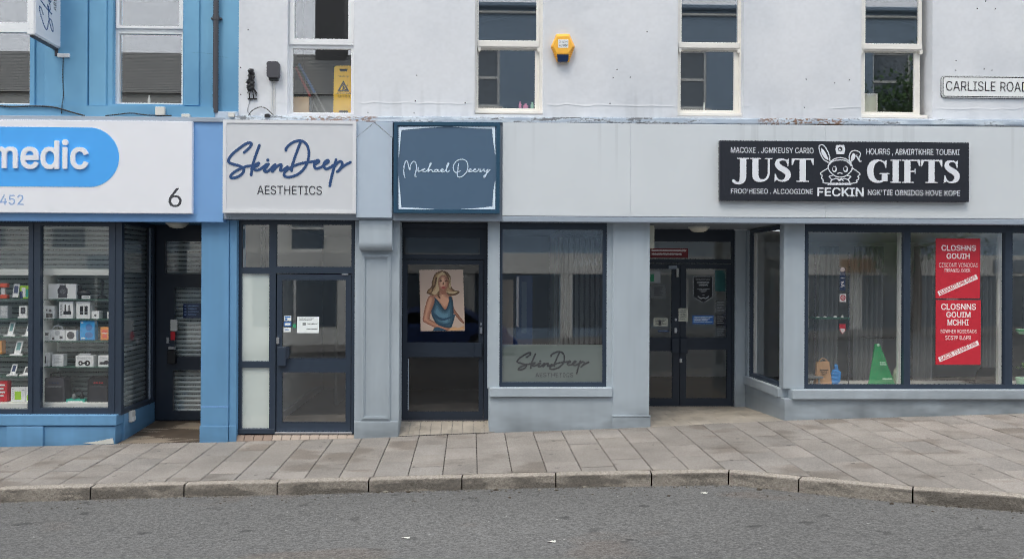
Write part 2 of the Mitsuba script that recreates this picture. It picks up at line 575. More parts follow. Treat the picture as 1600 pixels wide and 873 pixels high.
def zroad(x, y):
    k = ykb(x) - KW
    return zpav(x, k) - KH + 0.016 * np.clip(k - y, 0, 4.5) - 0.016 * np.clip(k - y - 6.5, 0, 8)


Y_FAR_KERB, Y_FAR = -15.6, -18.0
gx = np.unique(np.concatenate([np.linspace(-60, -12, 17), np.linspace(-12, 12, 97), np.linspace(12, 60, 17), KB[:, 0]]))
gv = np.concatenate([np.linspace(0, .3, 12), np.linspace(.34, 1, 14)])
V, Fc = [], []
for v_ in gv:
    for x in gx:
        y0 = ykb(x) - KW + 0.05
        y = y0 + (Y_FAR_KERB - 0.05 - y0) * v_
        V.append((x, y, zroad(x, y)))
n = len(gx)
for i in range(len(gv) - 1):
    for j in range(n - 1):
        a = i * n + j
        Fc += [(a, a + n, a + n + 1), (a, a + n + 1, a + 1)]
obj('road', trimesh.Trimesh(V, Fc, process=False), 'asphalt', smooth=True, label='grey worn asphalt road in front of the kerb', kind='structure')
g = 400
obj('ground', trimesh.Trimesh([(-g, -g, -1.6), (g, -g, -1.6), (g, g, -1.6), (-g, g, -1.6)], [(0, 1, 2), (0, 2, 3)], process=False), 'joint_dark', label='wide ground lying under the street', kind='structure')
# pavement bed across the road
xs = np.linspace(-60, 60, 61)
V, Fc = [], []
for x in xs:
    z = zroad(x, Y_FAR_KERB) + .13
    V += [(x, Y_FAR_KERB, z - .3), (x, Y_FAR_KERB, z), (x, Y_FAR + .0, z + .05)]
for i in range(len(xs) - 1):
    a = i * 3
    for k in (0, 1):
        Fc += [(a + k, a + k + 1, a + k + 4), (a + k, a + k + 4, a + k + 3)]
mat('far_pavement_mat', [0.17, 0.155, 0.14], 0.85, raw=True, two=True)
obj('far_pavement', trimesh.Trimesh(V, Fc, process=False), 'far_pavement_mat', label='pavement on the other side of the road', kind='structure')

# the kerb, stone by stone
mortar = []
_kt = (KB[1:] - KB[:-1]) / np.linalg.norm(KB[1:] - KB[:-1], axis=1, keepdims=True)
_kn = np.stack([_kt[:, 1], -_kt[:, 0]], 1)
_jn = [_kn[0]] + [(u_ + w_) / (1 + u_ @ w_) for u_, w_ in zip(_kn[:-1], _kn[1:])] + [_kn[-1]]
kerb = say('kerb', 'weathered granite kerb between pavement and road', kind='structure')
for i in range(len(KB) - 1):
    a, b = KB[i], KB[i + 1]
    t = (b - a) / np.linalg.norm(b - a)
    nn = np.array([t[1], -t[0]])
    a2, b2 = a + t * 0.007, b - t * 0.007
    if i == 0:
        a2 = a
    jz, jy = rng.uniform(-.003, .003), rng.uniform(-.004, .004)
    pa = (zpav(*a) + jz, zpav(*b) + jz)
    rows = []
    for s in np.linspace(0, 1, 9):
        c = a2 + (b2 - a2) * s
        z = pa[0] + (pa[1] - pa[0]) * s
        ww = 0.0025 * math.sin(s * 23 + i * 3)
        ow = KW + jy + ww
        zr_ = float(zroad(c[0] + nn[0] * ow, c[1] + nn[1] * ow)) - 0.12
        prof = [(0, zr_), (0, z - .003), (.004, z), (ow - .022, z - .001), (ow - .008, z - .006), (ow - .001, z - .020), (ow + .004, zr_)]
        e = 0.006 if s in (0, 1) else 0
        rows.append([(c[0] + ((1 - s) * _jn[i] + s * _jn[i + 1])[0] * u, c[1] + ((1 - s) * _jn[i] + s * _jn[i + 1])[1] * u, zz - (e if zz > zr_ + .05 else 0)) for u, zz in prof])
    k = len(rows[0])
    v = [q for r in rows for q in r]
    f = []
    for p_ in range(len(rows) - 1):
        for q in range(k - 1):
            c = p_ * k + q
            f += [(c, c + 1, c + k + 1), (c, c + k + 1, c + k)]
    for q in range(1, k - 1):
        f += [(0, q + 1, q), ((len(rows) - 1) * k, (len(rows) - 1) * k + q, (len(rows) - 1) * k + q + 1)]
    m = trimesh.Trimesh(v, f, process=False)
    m.fix_normals()
    obj('kerb_stone', m, 'granite', kerb, smooth=35)
    jb_ = B(-.02, .02, .0, KW - .016, -.2, -.012, .003)  # mortar set back in the joint
    vj = np.array(jb_.vertices)
    mortar.append(trimesh.Trimesh(np.stack([b[0] + t[0] * vj[:, 0] + _jn[i + 1][0] * vj[:, 1], b[1] + t[1] * vj[:, 0] + _jn[i + 1][1] * vj[:, 1], pa[1] + vj[:, 2]], 1), jb_.faces, process=False))
obj('mortar', mortar, 'moss_dirt', kerb, kind='stuff')

# the pavement: bed, then slab by slab
pav = 'pavement'
xs = np.unique(np.concatenate([np.linspace(-40, 20, 121), KB[:, 0]]))
V, Fc = [], []
for x in xs:
    for s in np.linspace(0, 1, 5):
        y = 0.25 + (ykb(x) + 0.0 - .25) * s
        V.append((x, y, zpav(x, y) - 0.012))
for i in range(len(xs) - 1):
    for k in range(4):
        a = i * 5 + k
        Fc += [(a, a + 1, a + 6), (a, a + 6, a + 5)]
obj(pav, trimesh.Trimesh(V, Fc, process=False), 'joint_dark', smooth=True, label='grey concrete slab pavement along the shop fronts', kind='structure')
SW, SL, GAP = 0.382, 0.60, 0.0035
XS0 = P(655, 682, 0)[0]
cands = []
for ci in range(-40, 36):
    x0, x1 = XS0 + ci * SW, XS0 + (ci + 1) * SW
    off = (0.30 if ci % 2 else 0.0) + rng.uniform(-.05, .05)
    y = -0.015
    rr = SL - off if off > 0.08 else SL
    while True:
        ye = y - rr
        yk0, yk1 = ykb(x0) + .004, ykb(x1) + .004
        last = ye - 0.16 < max(yk0, yk1)
        q = [(x0, y), (x1, y), (x1, yk1 if last else ye), (x0, yk0 if last else ye)]
        if q[2][1] < y - .03 or q[3][1] < y - .03:
            cands.append((ci, q))
        if last:
            break
        y, rr = ye, SL
near_s, far_s = [], []
for ci, q in cands:
    cx_, cy_ = np.mean([p[0] for p in q]), np.mean([p[1] for p in q])
    u, v = PX((cx_, cy_, zpav(cx_, cy_)))
    (near_s if -45 < u < 1650 else far_s).append((ci, q))


def slab(q, jz=0.0, tx=0.0, ty=0.0, bite=0.0):
    q = np.array(q)
    c = q.mean(0)
    # widen the chamfer inward: top ring, rim ring, foot ring
    def ring(inset, dz):
        out = []
        for p in q:
            s = np.sign(c - p)
            pp = p + s * inset
            out.append((pp[0], pp[1], zpav(pp[0], pp[1]) + dz + tx * (pp[0] - c[0]) + ty * (pp[1] - c[1]) + jz))
        return out
    v = ring(np.array([.0085, .0065]), 0) + ring(np.array([.005, .0035]), -.004) + ring(np.array([.005, .0035]), -.03)
    f = [(0, 2, 1), (0, 3, 2)]
    for r_ in (0, 4):
        for i in range(4):
            j = (i + 1) % 4
            f += [(r_ + i, r_ + j, r_ + 4 + j), (r_ + i, r_ + 4 + j, r_ + 4 + i)]
    m = trimesh.Trimesh(v, f, process=False)
    m.fix_normals()
    if m.face_normals[0][2] < 0:
        m.invert()
    return m


for ci, q in near_s:
    obj('paving_slab', slab(q, rng.uniform(-.0025, .0025), rng.uniform(-.004, .004), rng.uniform(-.004, .004)), rng.choice(['slab_a', 'slab_a', 'slab_b', 'slab_c']), pav)
obj('outlying_slabs', [slab(q) for ci, q in far_s], 'slab_a', pav, kind='stuff')

# ------------------------------------------------------------------ the two buildings
blue = thing('blue_building', 'blue painted building with phone shop at ground level and white windows above', 'building')
pale = thing('pale_building', 'pale lilac rendered building with grey shop fronts below and sash windows above', 'building')
XB = P(373, 100, 0)[0]                                   # party line between them
XL, XR = -16.0, 17.0
ZTOP = 9.0
ZF = P(800, 186, 0)[2]                                   # foot of the upper walls (behind the lead flashing)

WA = (-95, -60, 47, 163)
WB = (176, -60, 286, 163)
W1 = (449, -40, 553, 178)
W2 = (742, -40, 849, 179)
W3 = (1059, -40, 1162, 182)
W4 = (1346, -40, 1447, 185)


def wallpoly(x0, x1, z0, z1, holes):
    p = sbox(x0, z0, x1, z1)
    for h in holes:
        p = p.difference(h)
    return p


def up_hole(w, extra=0.0):
    x0, x1, z0, z1 = R(*w, 0)
    return sbox(x0, z0, x1 + extra, z0 + 2.55)


ZLB = P(200, 187, 0)[2]
obj('wall', prism(wallpoly(XL, XB, ZLB, ZTOP, [up_hole(WA), up_hole(WB)] + [affinity.translate(up_hole(WA), -2.4 * i) for i in (1, 2)]), 0.0, 0.34), 'blue_render', blue)
obj('wall', prism(wallpoly(XB, XR, ZF - .06, ZTOP, [up_hole(W1), up_hole(W2), up_hole(W3), up_hole(W4, .09)] + [affinity.translate(up_hole(W4), 2.6 * i) for i in (1, 2, 3)]), 0.0, 0.34), 'pale_render', pale)
obj('roof', B(XL, XB, -0.2, 9, ZTOP, ZTOP + .25), 'slate', blue)
obj('roof', B(XB + .003, XR, -0.2, 9, ZTOP, ZTOP + .25), 'slate', pale)


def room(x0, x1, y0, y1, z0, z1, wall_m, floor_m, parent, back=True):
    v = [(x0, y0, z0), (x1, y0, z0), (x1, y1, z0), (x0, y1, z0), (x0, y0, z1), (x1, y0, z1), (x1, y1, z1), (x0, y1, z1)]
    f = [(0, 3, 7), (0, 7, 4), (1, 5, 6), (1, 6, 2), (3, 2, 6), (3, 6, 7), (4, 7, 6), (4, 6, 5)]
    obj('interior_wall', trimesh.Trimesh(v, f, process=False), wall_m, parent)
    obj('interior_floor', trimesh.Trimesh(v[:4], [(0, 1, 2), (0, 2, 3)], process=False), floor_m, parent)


ZUP = ZF - .05
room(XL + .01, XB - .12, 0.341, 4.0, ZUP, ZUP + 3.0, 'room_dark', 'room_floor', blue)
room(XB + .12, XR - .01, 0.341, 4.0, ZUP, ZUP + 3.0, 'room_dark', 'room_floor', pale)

# --- mouldings of the blue front
x0, x1, z0, z1 = R(69, 0, 136, 163, -.05)
obj('pilaster', B(x0, x1, -.05, .05, z0 - .02, ZTOP - .01, .006), 'blue_render', blue)
for a, b, d in ((48, 54, -.035), (139, 166, -.03), (287, 311, -.03)):
    x0, x1, z0, z1 = R(a, 0, b, 163, d)
    obj('architrave', B(x0, x1, d, .05, z0 - .02, ZTOP - .01, .006), 'blue_render', blue)
x0, x1, z0, z1 = R(-400, 163.5, 335, 181, -.09)
band = sbox(XL, z0 - .1, x1, z1).difference(sbox(x1 - .06, z1 - .06, x1 + .1, z1 + .1)).union(Point(x1 - .06, z1 - .06).buffer(.06))
obj('sill_band', prism(band, -.09, .03), 'blue_render', blue)
x0, x1, z0, z1 = R(335.5, 174, 373, 183, -.07)
obj('ledge', B(x0, XB, -.07, .03, z0 - .1, z1), 'capital_paint', blue)

# --- upper windows
def upvc(w, parent, rail, toppane, lowpane, yf=.10):
    k = thing_part('window', parent)
    x0, x1, z0, z1 = R(*w, 0)
    zt = z0 + 2.55
    a, b, c, d = lowpane
    lx0, lx1, lz0, lz1 = R(a, b, c, d, yf)
    tx0, tx1, tz0, tz1 = R(*toppane, yf - .03)
    fx0, fx1 = x0, x1
    outer = sbox(fx0, z0, fx1, zt)
    rz0, rz1 = R(0, rail[0], 800, rail[1], yf)[2:]
    fr = outer.difference(sbox(max(fx0 + .05, lx0), z0 + .035, min(fx1 - .05, lx1 + .03), rz0)).difference(sbox(fx0 + .05, rz1 + .01, fx1 - .05, zt - .06))
    obj('frame', prism(fr, yf, yf + .07), 'white_upvc', k)
    cas = sbox(fx0 + .012, rz1 - .005, fx1 - .012, zt - .03).difference(sbox(tx0, tz0, tx1, zt - .12))
    obj('casement', prism(cas, yf - .03, yf + .045), 'white_upvc', k)
    obj('pane', sheet(fx0 + .03, fx1 - .03, z0 + .02, rz0 + .03, yf + .035), 'glass_upper', k)
    obj('pane', sheet(fx0 + .03, fx1 - .03, rz1 - .02, zt - .04, yf + .012), 'glass_upper', k)
    return k


def thing_part(name, parent):
    """an entry-less part whose pieces follow as sub-parts"""
    base = parent + '__' + name
    n = _used.get(base, 0)
    _used[base] = n + 1
    return base if n == 0 else f'{base}_{n:03d}'


upvc(WB, blue, (47, 55), (186, 0, 280, 41), (180, 56, 284, 163))
upvc(WA, blue, (41, 55), (-86, 0, 43, 40), (-90, 56, 47, 163))
upvc(W1, pale, (69, 75), (460, 0, 544, 61), (455, 76, 551, 177))


def sash(w, rail, toppane, lowpane, bot):
    k = thing_part('sash_window', pale)
    yf = .12
    x0, x1, z0, z1 = R(*w, 0)
    zt = z0 + 2.55
    X0, X1, Z0, Z1 = R(w[0], w[1], w[2], bot[1], yf)
    X0, X1 = x0, X1 + .004
    lx0, lx1, lz0, lz1 = R(*lowpane, yf + .05)
    tx0, tx1, tz0, tz1 = R(*toppane, yf + .02)
    rx0, rx1, rz0, rz1 = R(w[0] + 3, rail[0], toppane[2], rail[1], yf)
    fr = sbox(X0, z0, x1, zt).difference(sbox(X0 + .03, z0 + .02, X1 - .055, zt - .06))
    obj('frame', prism(fr, yf, yf + .13), 'cream_wood', k)
    us = sbox(X0 + .032, rz0, X1 - .057, zt - .062).difference(sbox(max(tx0, X0 + .05), rz1, tx1, zt - .12))
    obj('sash', prism(us, yf + .015, yf + .055), 'cream_wood', k)
    obj('meeting_rail', B(X0 + .033, X1 - .058, yf - .006, yf + .05, rz0 + .012, rz1 + .004, .006), 'cream_wood', k)
    for hx in (X0 + .04, X1 - .09):
        obj('horn', prism(Polygon([(hx, rz0 + .01), (hx + .045, rz0 + .01), (hx + .04, rz0 - .035), (hx + .022, rz0 - .05), (hx + .005, rz0 - .035)]), yf + .004, yf + .045), 'cream_wood', k)
    ls = sbox(X0 + .032, z0 + .022, X1 - .057, rz0 + .03).difference(sbox(max(lx0, X0 + .05), lz0, lx1, rz0 - .012))
    obj('sash', prism(ls, yf + .062, yf + .10), 'cream_wood', k)
    bx0, bx1, bz0, bz1 = R(w[0], bot[0], w[2], bot[1], yf - .03)
    obj('sill', B(X0 + .002, X1 - .002, yf - .05, yf + .06, bz0 + .002, bz0 + .045, .006), 'cream_wood', k)
    obj('pane', sheet(X0 + .04, X1 - .06, rz0 + .01, zt - .07, yf + .035), 'glass_upper', k)
    obj('pane', sheet(X0 + .04, X1 - .06, z0 + .03, rz0 + .02, yf + .08), 'glass_upper', k)


sash(W2, (64, 75), (748, 0, 838, 64), (747, 76, 836, 169), (169, 178))
sash(W3, (67, 77), (1065, 0, 1153, 66), (1064, 78, 1147, 172), (172, 182))
sash(W4, (69, 79), (1352, 0, 1435, 69), (1352, 81, 1429, 175), (175, 185))

# --- what hangs on or lies along the upper walls
dp = thing_part('downpipe', blue)
x0, x1, z0, z1 = R(332, 0, 341, 176, -.08)
xc = (x0 + x1) / 2
obj('pipe', tube([(xc, -.06, z0), (xc, -.06, ZTOP)], .036, 16, False), 'plastic_dark_grey', dp, smooth=40)
zj = P(336, 28, -.08)[2]
obj('collar', tube([(xc, -.06, zj - .03), (xc, -.06, zj + .03)], .044, 16, False), 'plastic_dark_grey', dp, smooth=40)
obj('bracket', B(xc - .07, xc + .07, -.05, .0, zj - .014, zj + .014), 'plastic_dark_grey', dp)

# lead flashing over the fascia
fl = []
for a, b in zip(np.linspace(XB, XR, 22)[:-1], np.linspace(XB, XR, 22)[1:]):
    pass
xq = np.arange(XB, 9.0, .06)
prof = [(0.0, .085), (-.08, .075), (-.16, .058), (-.178, .045), (-.186, .012), (-.191, -.03), (-.17, -.05)]
zc = np.array([P(PX((x, 0, ZF))[0], 187.5 + (PX((x, 0, ZF))[0] - 373) * .0051 if True else 0, -.12)[2] for x in xq])
V, Fc = [], []
for i, x in enumerate(xq):
    nz = meshkit.fbm(np.array([[x * 4, 0, 0], [x * 11, 3, 0]]), 3, 2)
    for j, (y, z) in enumerate(prof):
        V.append((x, y - .012 * (nz[0] - .5) * (j > 0), zc[i] + z * .85 + .012 * (nz[1] - .5) * (j > 1)))
k = len(prof)
for i in range(len(xq) - 1):
    for j in range(k - 1):
        a = i * k + j
        Fc += [(a, a + 1, a + k + 1), (a, a + k + 1, a + k)]
scene['lead']['bsdf'] = scene['lead']['bsdf']
scene['lead_two'] = {'type': 'twosided', 'bsdf': scene.pop('lead')}
obj('flashing', trimesh.Trimesh(V, Fc, process=False), 'lead_two', pale, smooth=40, label='grey lead flashing with black grime along the fascia top')
x0, x1, z0, z1 = R(-300, 180.5, 349, 188, -.19)
obj('flashing', B(XL, x1, -.19, .0, z0, z1, .006), 'grey_trim', blue)

# --- fascias
def fpart(name, box_, yf, yb, m, parent, c=.004, **k):
    return obj(name, pb(*box_, yf, yb, c), m, parent, **k)


x0, x1, z0, z1 = R(0, 187, 349, 346, -.16)
obj('fascia', B(XL, x1, -.16, .0, z0, z1), 'blue_panel', blue)
x0, x1, z0, z1 = R(349.5, 189, 614, 343, -.15)
obj('fascia', B(x0, x1, -.15, .0, z0, z1), 'grey_trim', pale)
x0, x1, z0, z1 = R(557, 191, 613, 340, -.20)
xm = (x0 + x1) / 2
zs = z1 - .21
cap = Polygon([(x0 + .003, z0), (x1 - .003, z0), (x1 - .003, zs), (xm, z1 - .014), (x0 + .003, zs)])
obj('capital', prism(cap, -.225, -.152), 'capital_paint', pale, label='pale gabled fascia block above the scroll bracket')
obj('joint_line', prism(LineString([(x0 + .004, z0 + .3), (x0 + .004, zs), (xm, z1 - .012), (x1 - .004, zs), (x1 - .004, z0 + .3)]).buffer(.0075, join_style=2), -.212, -.2055), 'plastic_dark_grey', pale)
obj('capital_ground', prism(sbox(x0 - .003, z0 + .05, x1 + .003, z1), -.205, -.1515), 'capital_paint', pale)
x0, x1, z0, z1 = R(614.5, 190, 785, 345, -.15)
obj('fascia', B(x0, x1, -.15, .0, z0, z1), 'grey_trim', pale)
FX = [785, 985, 1290, 1640]
for a, b in zip(FX[:-1], FX[1:]):
    x0, x1, z0, z1 = R(a, 194.5, b, 340, -.19)
    obj('fascia_panel', B(x0 + .0012, x1 - .0012 if b < 1600 else XR, -.19, .0, R(1190, 195, 1200, 339.5, -.19)[2], R(1190, 195, 1200, 339.5, -.19)[3], .002), 'fascia_board', pale)
x0, x1, z0, z1 = R(785, 338.5, 1640, 347, -.20)
zt0, zt1 = R(1190, 340.5, 1200, 348.5, -.20)[2:]
obj('fascia_trim', B(x0, XR, -.205, .0, zt0, zt1, .004), 'grey_trim', pale)
ZSOF = zt0 + .006

# ------------------------------------------------------------------ signs
sg = thing('shop_sign', 'wide white shop sign with raised white letters on a blue pill', 'sign')
x0, x1, z0, z1 = R(-300, 187, 300, 332, -.24)
obj('panel', B(x0, x1, -.24, -.161, z0, z1, .004), 'white_sign', sg)
a, b, c, d = R(-250, 198, 186, 291, -.243)
rad = (d - c) / 2
pill = sbox(a, c, b - rad, d).union(Point(b - rad, (c + d) / 2).buffer(rad, quad_segs=24))
obj('pill_edge', prism(pill.buffer(.012), -.2425, -.2401), 'letter_silver', sg)
obj('pill', prism(pill, -.246, -.2426), 'pill_blue', sg)
lm = letters('medic', -12.5, 138.5, 262.5, 220.5, -.246, .03, True)
v = np.array(lm.vertices)
obj('lettering', trimesh.Trimesh(v, lm.faces, process=False), 'white_sign', sg)
obj('phone_number', letters('452', 0, 36.5, 320, 304.5, -.2402, .002), 'pale_blue_print', sg)
obj('street_number', letters('6', 263.5, 284, 323, 294, -.2402, .002), 'dark_print', sg)

SKIN = [
    [(245, 298), (300, 250), (335, 200), (318, 180), (270, 190), (190, 245), (100, 320), (55, 390), (70, 425), (130, 445), (200, 465), (240, 500), (225, 550), (165, 595), (100, 608), (80, 595), (95, 562), (150, 520), (220, 485), (280, 465), (345, 458)],
    [(430, 212), (390, 320), (350, 450), (330, 570)],
    [(335, 500), (370, 455), (410, 430), (424, 430), (405, 458), (362, 480), (382, 512), (430, 505), (480, 472), (520, 440)],
    [(540, 440), (500, 495), (490, 520), (515, 532), (560, 505), (605, 455)],
    [(622, 445), (600, 490), (588, 528), (640, 470), (685, 445), (698, 460), (682, 512), (715, 512), (772, 472)],
    [(930, 170), (870, 330), (830, 450), (820, 520)],
    [(752, 272), (757, 245), (800, 200), (870, 162), (945, 158), (1005, 205), (1030, 290), (1018, 400), (975, 490), (900, 560), (800, 596), (735, 585), (735, 545), (775, 505), (850, 460), (950, 428), (1050, 412), (1120, 403)],
    [(1095, 448), (1150, 412), (1140, 392), (1108, 408), (1095, 460), (1118, 493), (1170, 480), (1218, 450)],
    [(1215, 450), (1268, 412), (1256, 392), (1222, 415), (1210, 460), (1236, 497), (1290, 480), (1330, 450)],
    [(1360, 385), (1330, 500), (1300, 620), (1284, 702)],
    [(1340, 470), (1390, 415), (1428, 412), (1434, 450), (1395, 515), (1375, 530)],
    [(1395, 515), (1440, 472), (1490, 440), (1534, 417)],
]


def skin_shape(f, w):
    """the handwritten name; f takes the drawing's own units to the board"""
    s = [stroke([f(*p) for p in path], w) for path in SKIN]
    s.append(Point(f(532, 390)).buffer(w * .62))
    return unary_union(s).simplify(w * .02)


cl = thing('clinic_sign', 'light grey framed sign with navy handwritten name over plain capitals', 'sign')
yf = -.27
fr = rect(348, 188, 556, 333, yf)
obj('frame', prism(fr.difference(rect(353.5, 193, 551, 327.5, yf)), yf, -.151), 'clinic_frame', cl)
obj('face', pb(352.5, 192, 552, 328.5, yf + .012, -.155, .002), 'clinic_face', cl)
yl = yf + .011
scale = 206 / 1600 / 116 * (DC + yf) / DC * 116 / F * F
f_ = lambda x, y: tuple(P(350 + x * 206 / 1600, 200 + y * 206 / 1600, yl)[[0, 2]])
wS = 4.0 / 116
obj('handwriting', prism(skin_shape(f_, wS), yl - .006, yl), 'script_navy', cl)
obj('capitals', letters('AESTHETICS', 402, 503, 304, 290.5, yl, .004), 'dark_print', cl)

nm = thing('name_sign', 'dark teal framed square sign with thin white handwritten name', 'sign')
yf = -.26
obj('frame', prism(rect(615, 191, 781, 333, yf).difference(rect(620.5, 196.5, 775.5, 327.5, yf)), yf, -.151), 'teal_frame', nm)
obj('face', pb(620, 196, 776, 328, yf + .02, -.155, .001), 'teal_face', nm)
yl = yf + .019
corner = lambda p: pts(p, yl)
o = (612, 188)
q = lambda x, y: (o[0] + x / 5.9, o[1] + y / 5.9)
border = [[q(66, 64), q(250, 62), q(470, 60), q(250, 76), q(88, 90), q(78, 200), q(66, 340)],
          [q(560, 60), q(800, 62), q(952, 58), q(952, 200), q(955, 320), q(938, 200), q(926, 78), q(760, 74)],
          [q(64, 520), q(76, 650), q(88, 804), q(200, 808), q(390, 820), q(200, 822), q(66, 818)],
          [q(640, 820), q(800, 810), q(930, 795), q(938, 650), q(954, 560), q(952, 820)]]
for b in border:
    obj('border_line', prism(Polygon(corner(b)).buffer(.0015), yl - .003, yl), 'pale_print', nm)
MD = [
    [(130, 435), (115, 380), (112, 300), (125, 220), (155, 168), (180, 210), (205, 315), (225, 230), (265, 178), (305, 205), (315, 290), (300, 360), (290, 410), (312, 420)],
    [(345, 275), (340, 325), (360, 340), (400, 320)], [(400, 320), (430, 300), (455, 300), (425, 308), (420, 338), (450, 345), (490, 320)],
    [(490, 320), (540, 240), (552, 208), (532, 215), (520, 270), (502, 348)], [(502, 348), (540, 310), (562, 318), (572, 345), (605, 335)],
    [(655, 310), (622, 308), (608, 335), (638, 345), (662, 312), (666, 345), (700, 335)],
    [(700, 335), (745, 315), (728, 298), (706, 320), (716, 345), (750, 345), (782, 325)], [(782, 325), (825, 240), (832, 207), (812, 215), (800, 270), (796, 335), (815, 350), (845, 325)],
    [(990, 215), (980, 300), (970, 400), (1000, 430), (1060, 410), (1120, 340), (1140, 250), (1110, 170), (1040, 145), (960, 170), (910, 240), (910, 310), (940, 355), (985, 345), (1020, 330)],
    [(1145, 340), (1190, 312), (1176, 298), (1155, 315), (1160, 345), (1200, 340), (1232, 320)], [(1232, 320), (1266, 305), (1250, 298), (1232, 318), (1242, 345), (1280, 340), (1312, 310)],
    [(1312, 300), (1330, 304), (1345, 305), (1330, 345), (1360, 335), (1390, 305)], [(1400, 300), (1398, 332), (1425, 338), (1460, 305)], [(1460, 305), (1440, 360), (1415, 425), (1393, 432), (1398, 412), (1440, 370), (1495, 310)],
]
f_ = lambda x, y: tuple(P(620 + x / 10.256, 235 + y / 10.256, yl)[[0, 2]])
obj('handwriting', prism(unary_union([stroke([f_(*p) for p in path], 1.25 / 116) for path in MD]).simplify(.0004), yl - .004, yl), 'pale_print', nm)

# --- the gift shop's black board
gs = thing('gift_sign', 'black gift shop sign board with large silver serif letters and a rabbit', 'sign')
yf = -.265
obj('board', prism(Polygon(pts([(1125, 219.5), (1514, 223), (1514, 315.5), (1125, 313)], yf)), yf, -.191), 'sign_black', gs)


def serif(ch):
    """capital letters with serifs, one unit tall"""
    t = .045
    if ch == 'I':
        return unary_union([sbox(.1, 0, .36, 1), sbox(0, 0, .46, t), sbox(0, 1 - t, .46, 1)]), .46
    if ch == 'T':
        return unary_union([sbox(.33, 0, .59, 1), sbox(.2, 0, .72, t), sbox(0, 1 - .06, .92, 1), Polygon([(0, 1), (.0, .72), (.03, .72), (.12, .94)]), Polygon([(.92, 1), (.92, .72), (.89, .72), (.80, .94)])]), .92
    if ch == 'F':
        return unary_union([sbox(.1, 0, .36, 1), sbox(0, 0, .5, t), sbox(0, 1 - .055, .78, 1), Polygon([(.78, 1), (.78, .72), (.755, .72), (.66, .95)]), sbox(.3, .47, .58, .53), sbox(.56, .40, .585, .62)]), .78
    if ch == 'J':
        return unary_union([sbox(.34, .16, .60, 1), sbox(.22, 1 - t, .72, 1), vstroke([(.47, .25), (.45, .08), (.34, -.06), (.16, -.06), (.07, .02)], [.26, .24, .13, .10, .13])]), .72
    if ch == 'U':
        return unary_union([sbox(.09, .30, .34, 1), sbox(0, 1 - t, .45, 1), sbox(.74, .30, .82, 1), sbox(.62, 1 - t, .93, 1), vstroke([(.215, .34), (.24, .17), (.36, .06), (.54, .05), (.70, .14), (.78, .34)], [.25, .25, .16, .10, .085, .08])]), .93
    if ch == 'S':
        return unary_union([vstroke([(.60, .78), (.52, .91), (.36, .95), (.20, .90), (.16, .74), (.28, .60), (.48, .48), (.60, .34), (.58, .16), (.42, .045), (.22, .06), (.09, .22)], [.05, .06, .08, .14, .20, .24, .25, .24, .19, .09, .06, .05]), Polygon([(.64, .99), (.62, .66), (.60, .66), (.54, .9)]), Polygon([(.04, .0), (.06, .34), (.085, .34), (.16, .1)])]), .72
    if ch == 'G':
        return unary_union([vstroke([(.80, .80), (.68, .92), (.50, .96), (.28, .86), (.17, .66), (.15, .45), (.22, .20), (.40, .06), (.60, .05), (.74, .12)], [.05, .06, .08, .20, .26, .27, .23, .13, .09, .09]), sbox(.66, .06, .90, .40), sbox(.56, .37, .98, .415), Polygon([(.86, .99), (.84, .64), (.82, .64), (.74, .88)])]), .98
    return None


def serif_word(s, widths, px0, px1, pb0, pc0, Y):
    x0, x1, z0, z1 = R(px0, pc0, px1, pb0, Y)
    shp, x = [], 0
    for ch in s:
        g_, w_ = serif(ch)
        shp.append(affinity.translate(g_, x, 0))
        x += w_ + .05
    u = unary_union(shp)
    k = (x1 - x0) / (u.bounds[2] - u.bounds[0])
    return affinity.affine_transform(u, [k, 0, 0, z1 - z0, x0 - u.bounds[0] * k, z0])


yl = yf
obj('large_lettering', prism(serif_word('JUST', 0, 1143.5, 1271, 284, 247.5, yl), yl - .012, yl), 'letter_silver', gs)
obj('large_lettering', prism(serif_word('GIFTS', 0, 1354.5, 1499, 286, 250, yl), yl - .012, yl), 'letter_silver', gs)
for s, a, b, c, d, bold in (('MACOXE . JGMKEUSY CARIO', 1142, 1271, 239.3, 230.7, False), ('HOURRS , ABMIRTKHRE TOUBMI', 1353.5, 1499, 242, 233, False),
                            ("FROO'HESEO . ALCOOGIONE", 1142, 1270, 302.8, 295.2, False), ("NGK'TIE OBNIDGS HOVE KOPE", 1356, 1500, 305.6, 297.2, False), ('FECKIN', 1277, 1349.5, 306.5, 293.5, True)):
    obj('small_lettering', letters(s, a, b, c, d, yl, .003, bold), 'letter_silver', gs)
f_ = lambda x, y: tuple(P(1260 + x / 8.727, 215 + y / 8.727, yl)[[0, 2]])
w1 = 1.5 / 116
rab = [[(300, 340), (235, 300), (190, 220), (172, 140), (185, 105), (230, 105), (280, 170), (315, 260), (318, 320)],
       [(610, 340), (585, 300), (590, 230), (625, 185), (680, 180), (730, 205), (735, 240), (715, 280), (725, 315), (745, 325)], [(685, 240), (700, 290), (730, 330)],
       [(300, 430), (300, 380), (350, 310), (450, 275), (550, 300), (615, 370), (622, 430), (580, 490), (520, 530), (460, 540), (390, 525), (330, 475), (300, 430)],
       [(310, 370), (360, 325), (460, 305), (550, 325), (610, 385)],
       [(290, 420), (240, 450), (190, 490), (215, 520), (205, 550), (230, 580), (230, 615), (300, 625)], [(630, 420), (690, 460), (730, 500), (700, 530), (715, 560), (680, 590), (690, 610), (620, 625)],
       [(330, 610), (340, 570), (310, 530), (350, 520)], [(590, 610), (570, 570), (605, 535), (560, 520)], [(345, 580), (400, 560), (460, 575), (520, 560), (575, 580)], [(420, 560), (450, 590), (470, 560), (500, 590)], [(295, 640), (610, 640)], [(300, 625), (620, 625)], [(425, 492), (455, 480), (490, 494)]]
rs = [stroke([f_(*p) for p in r_], w1) for r_ in rab]
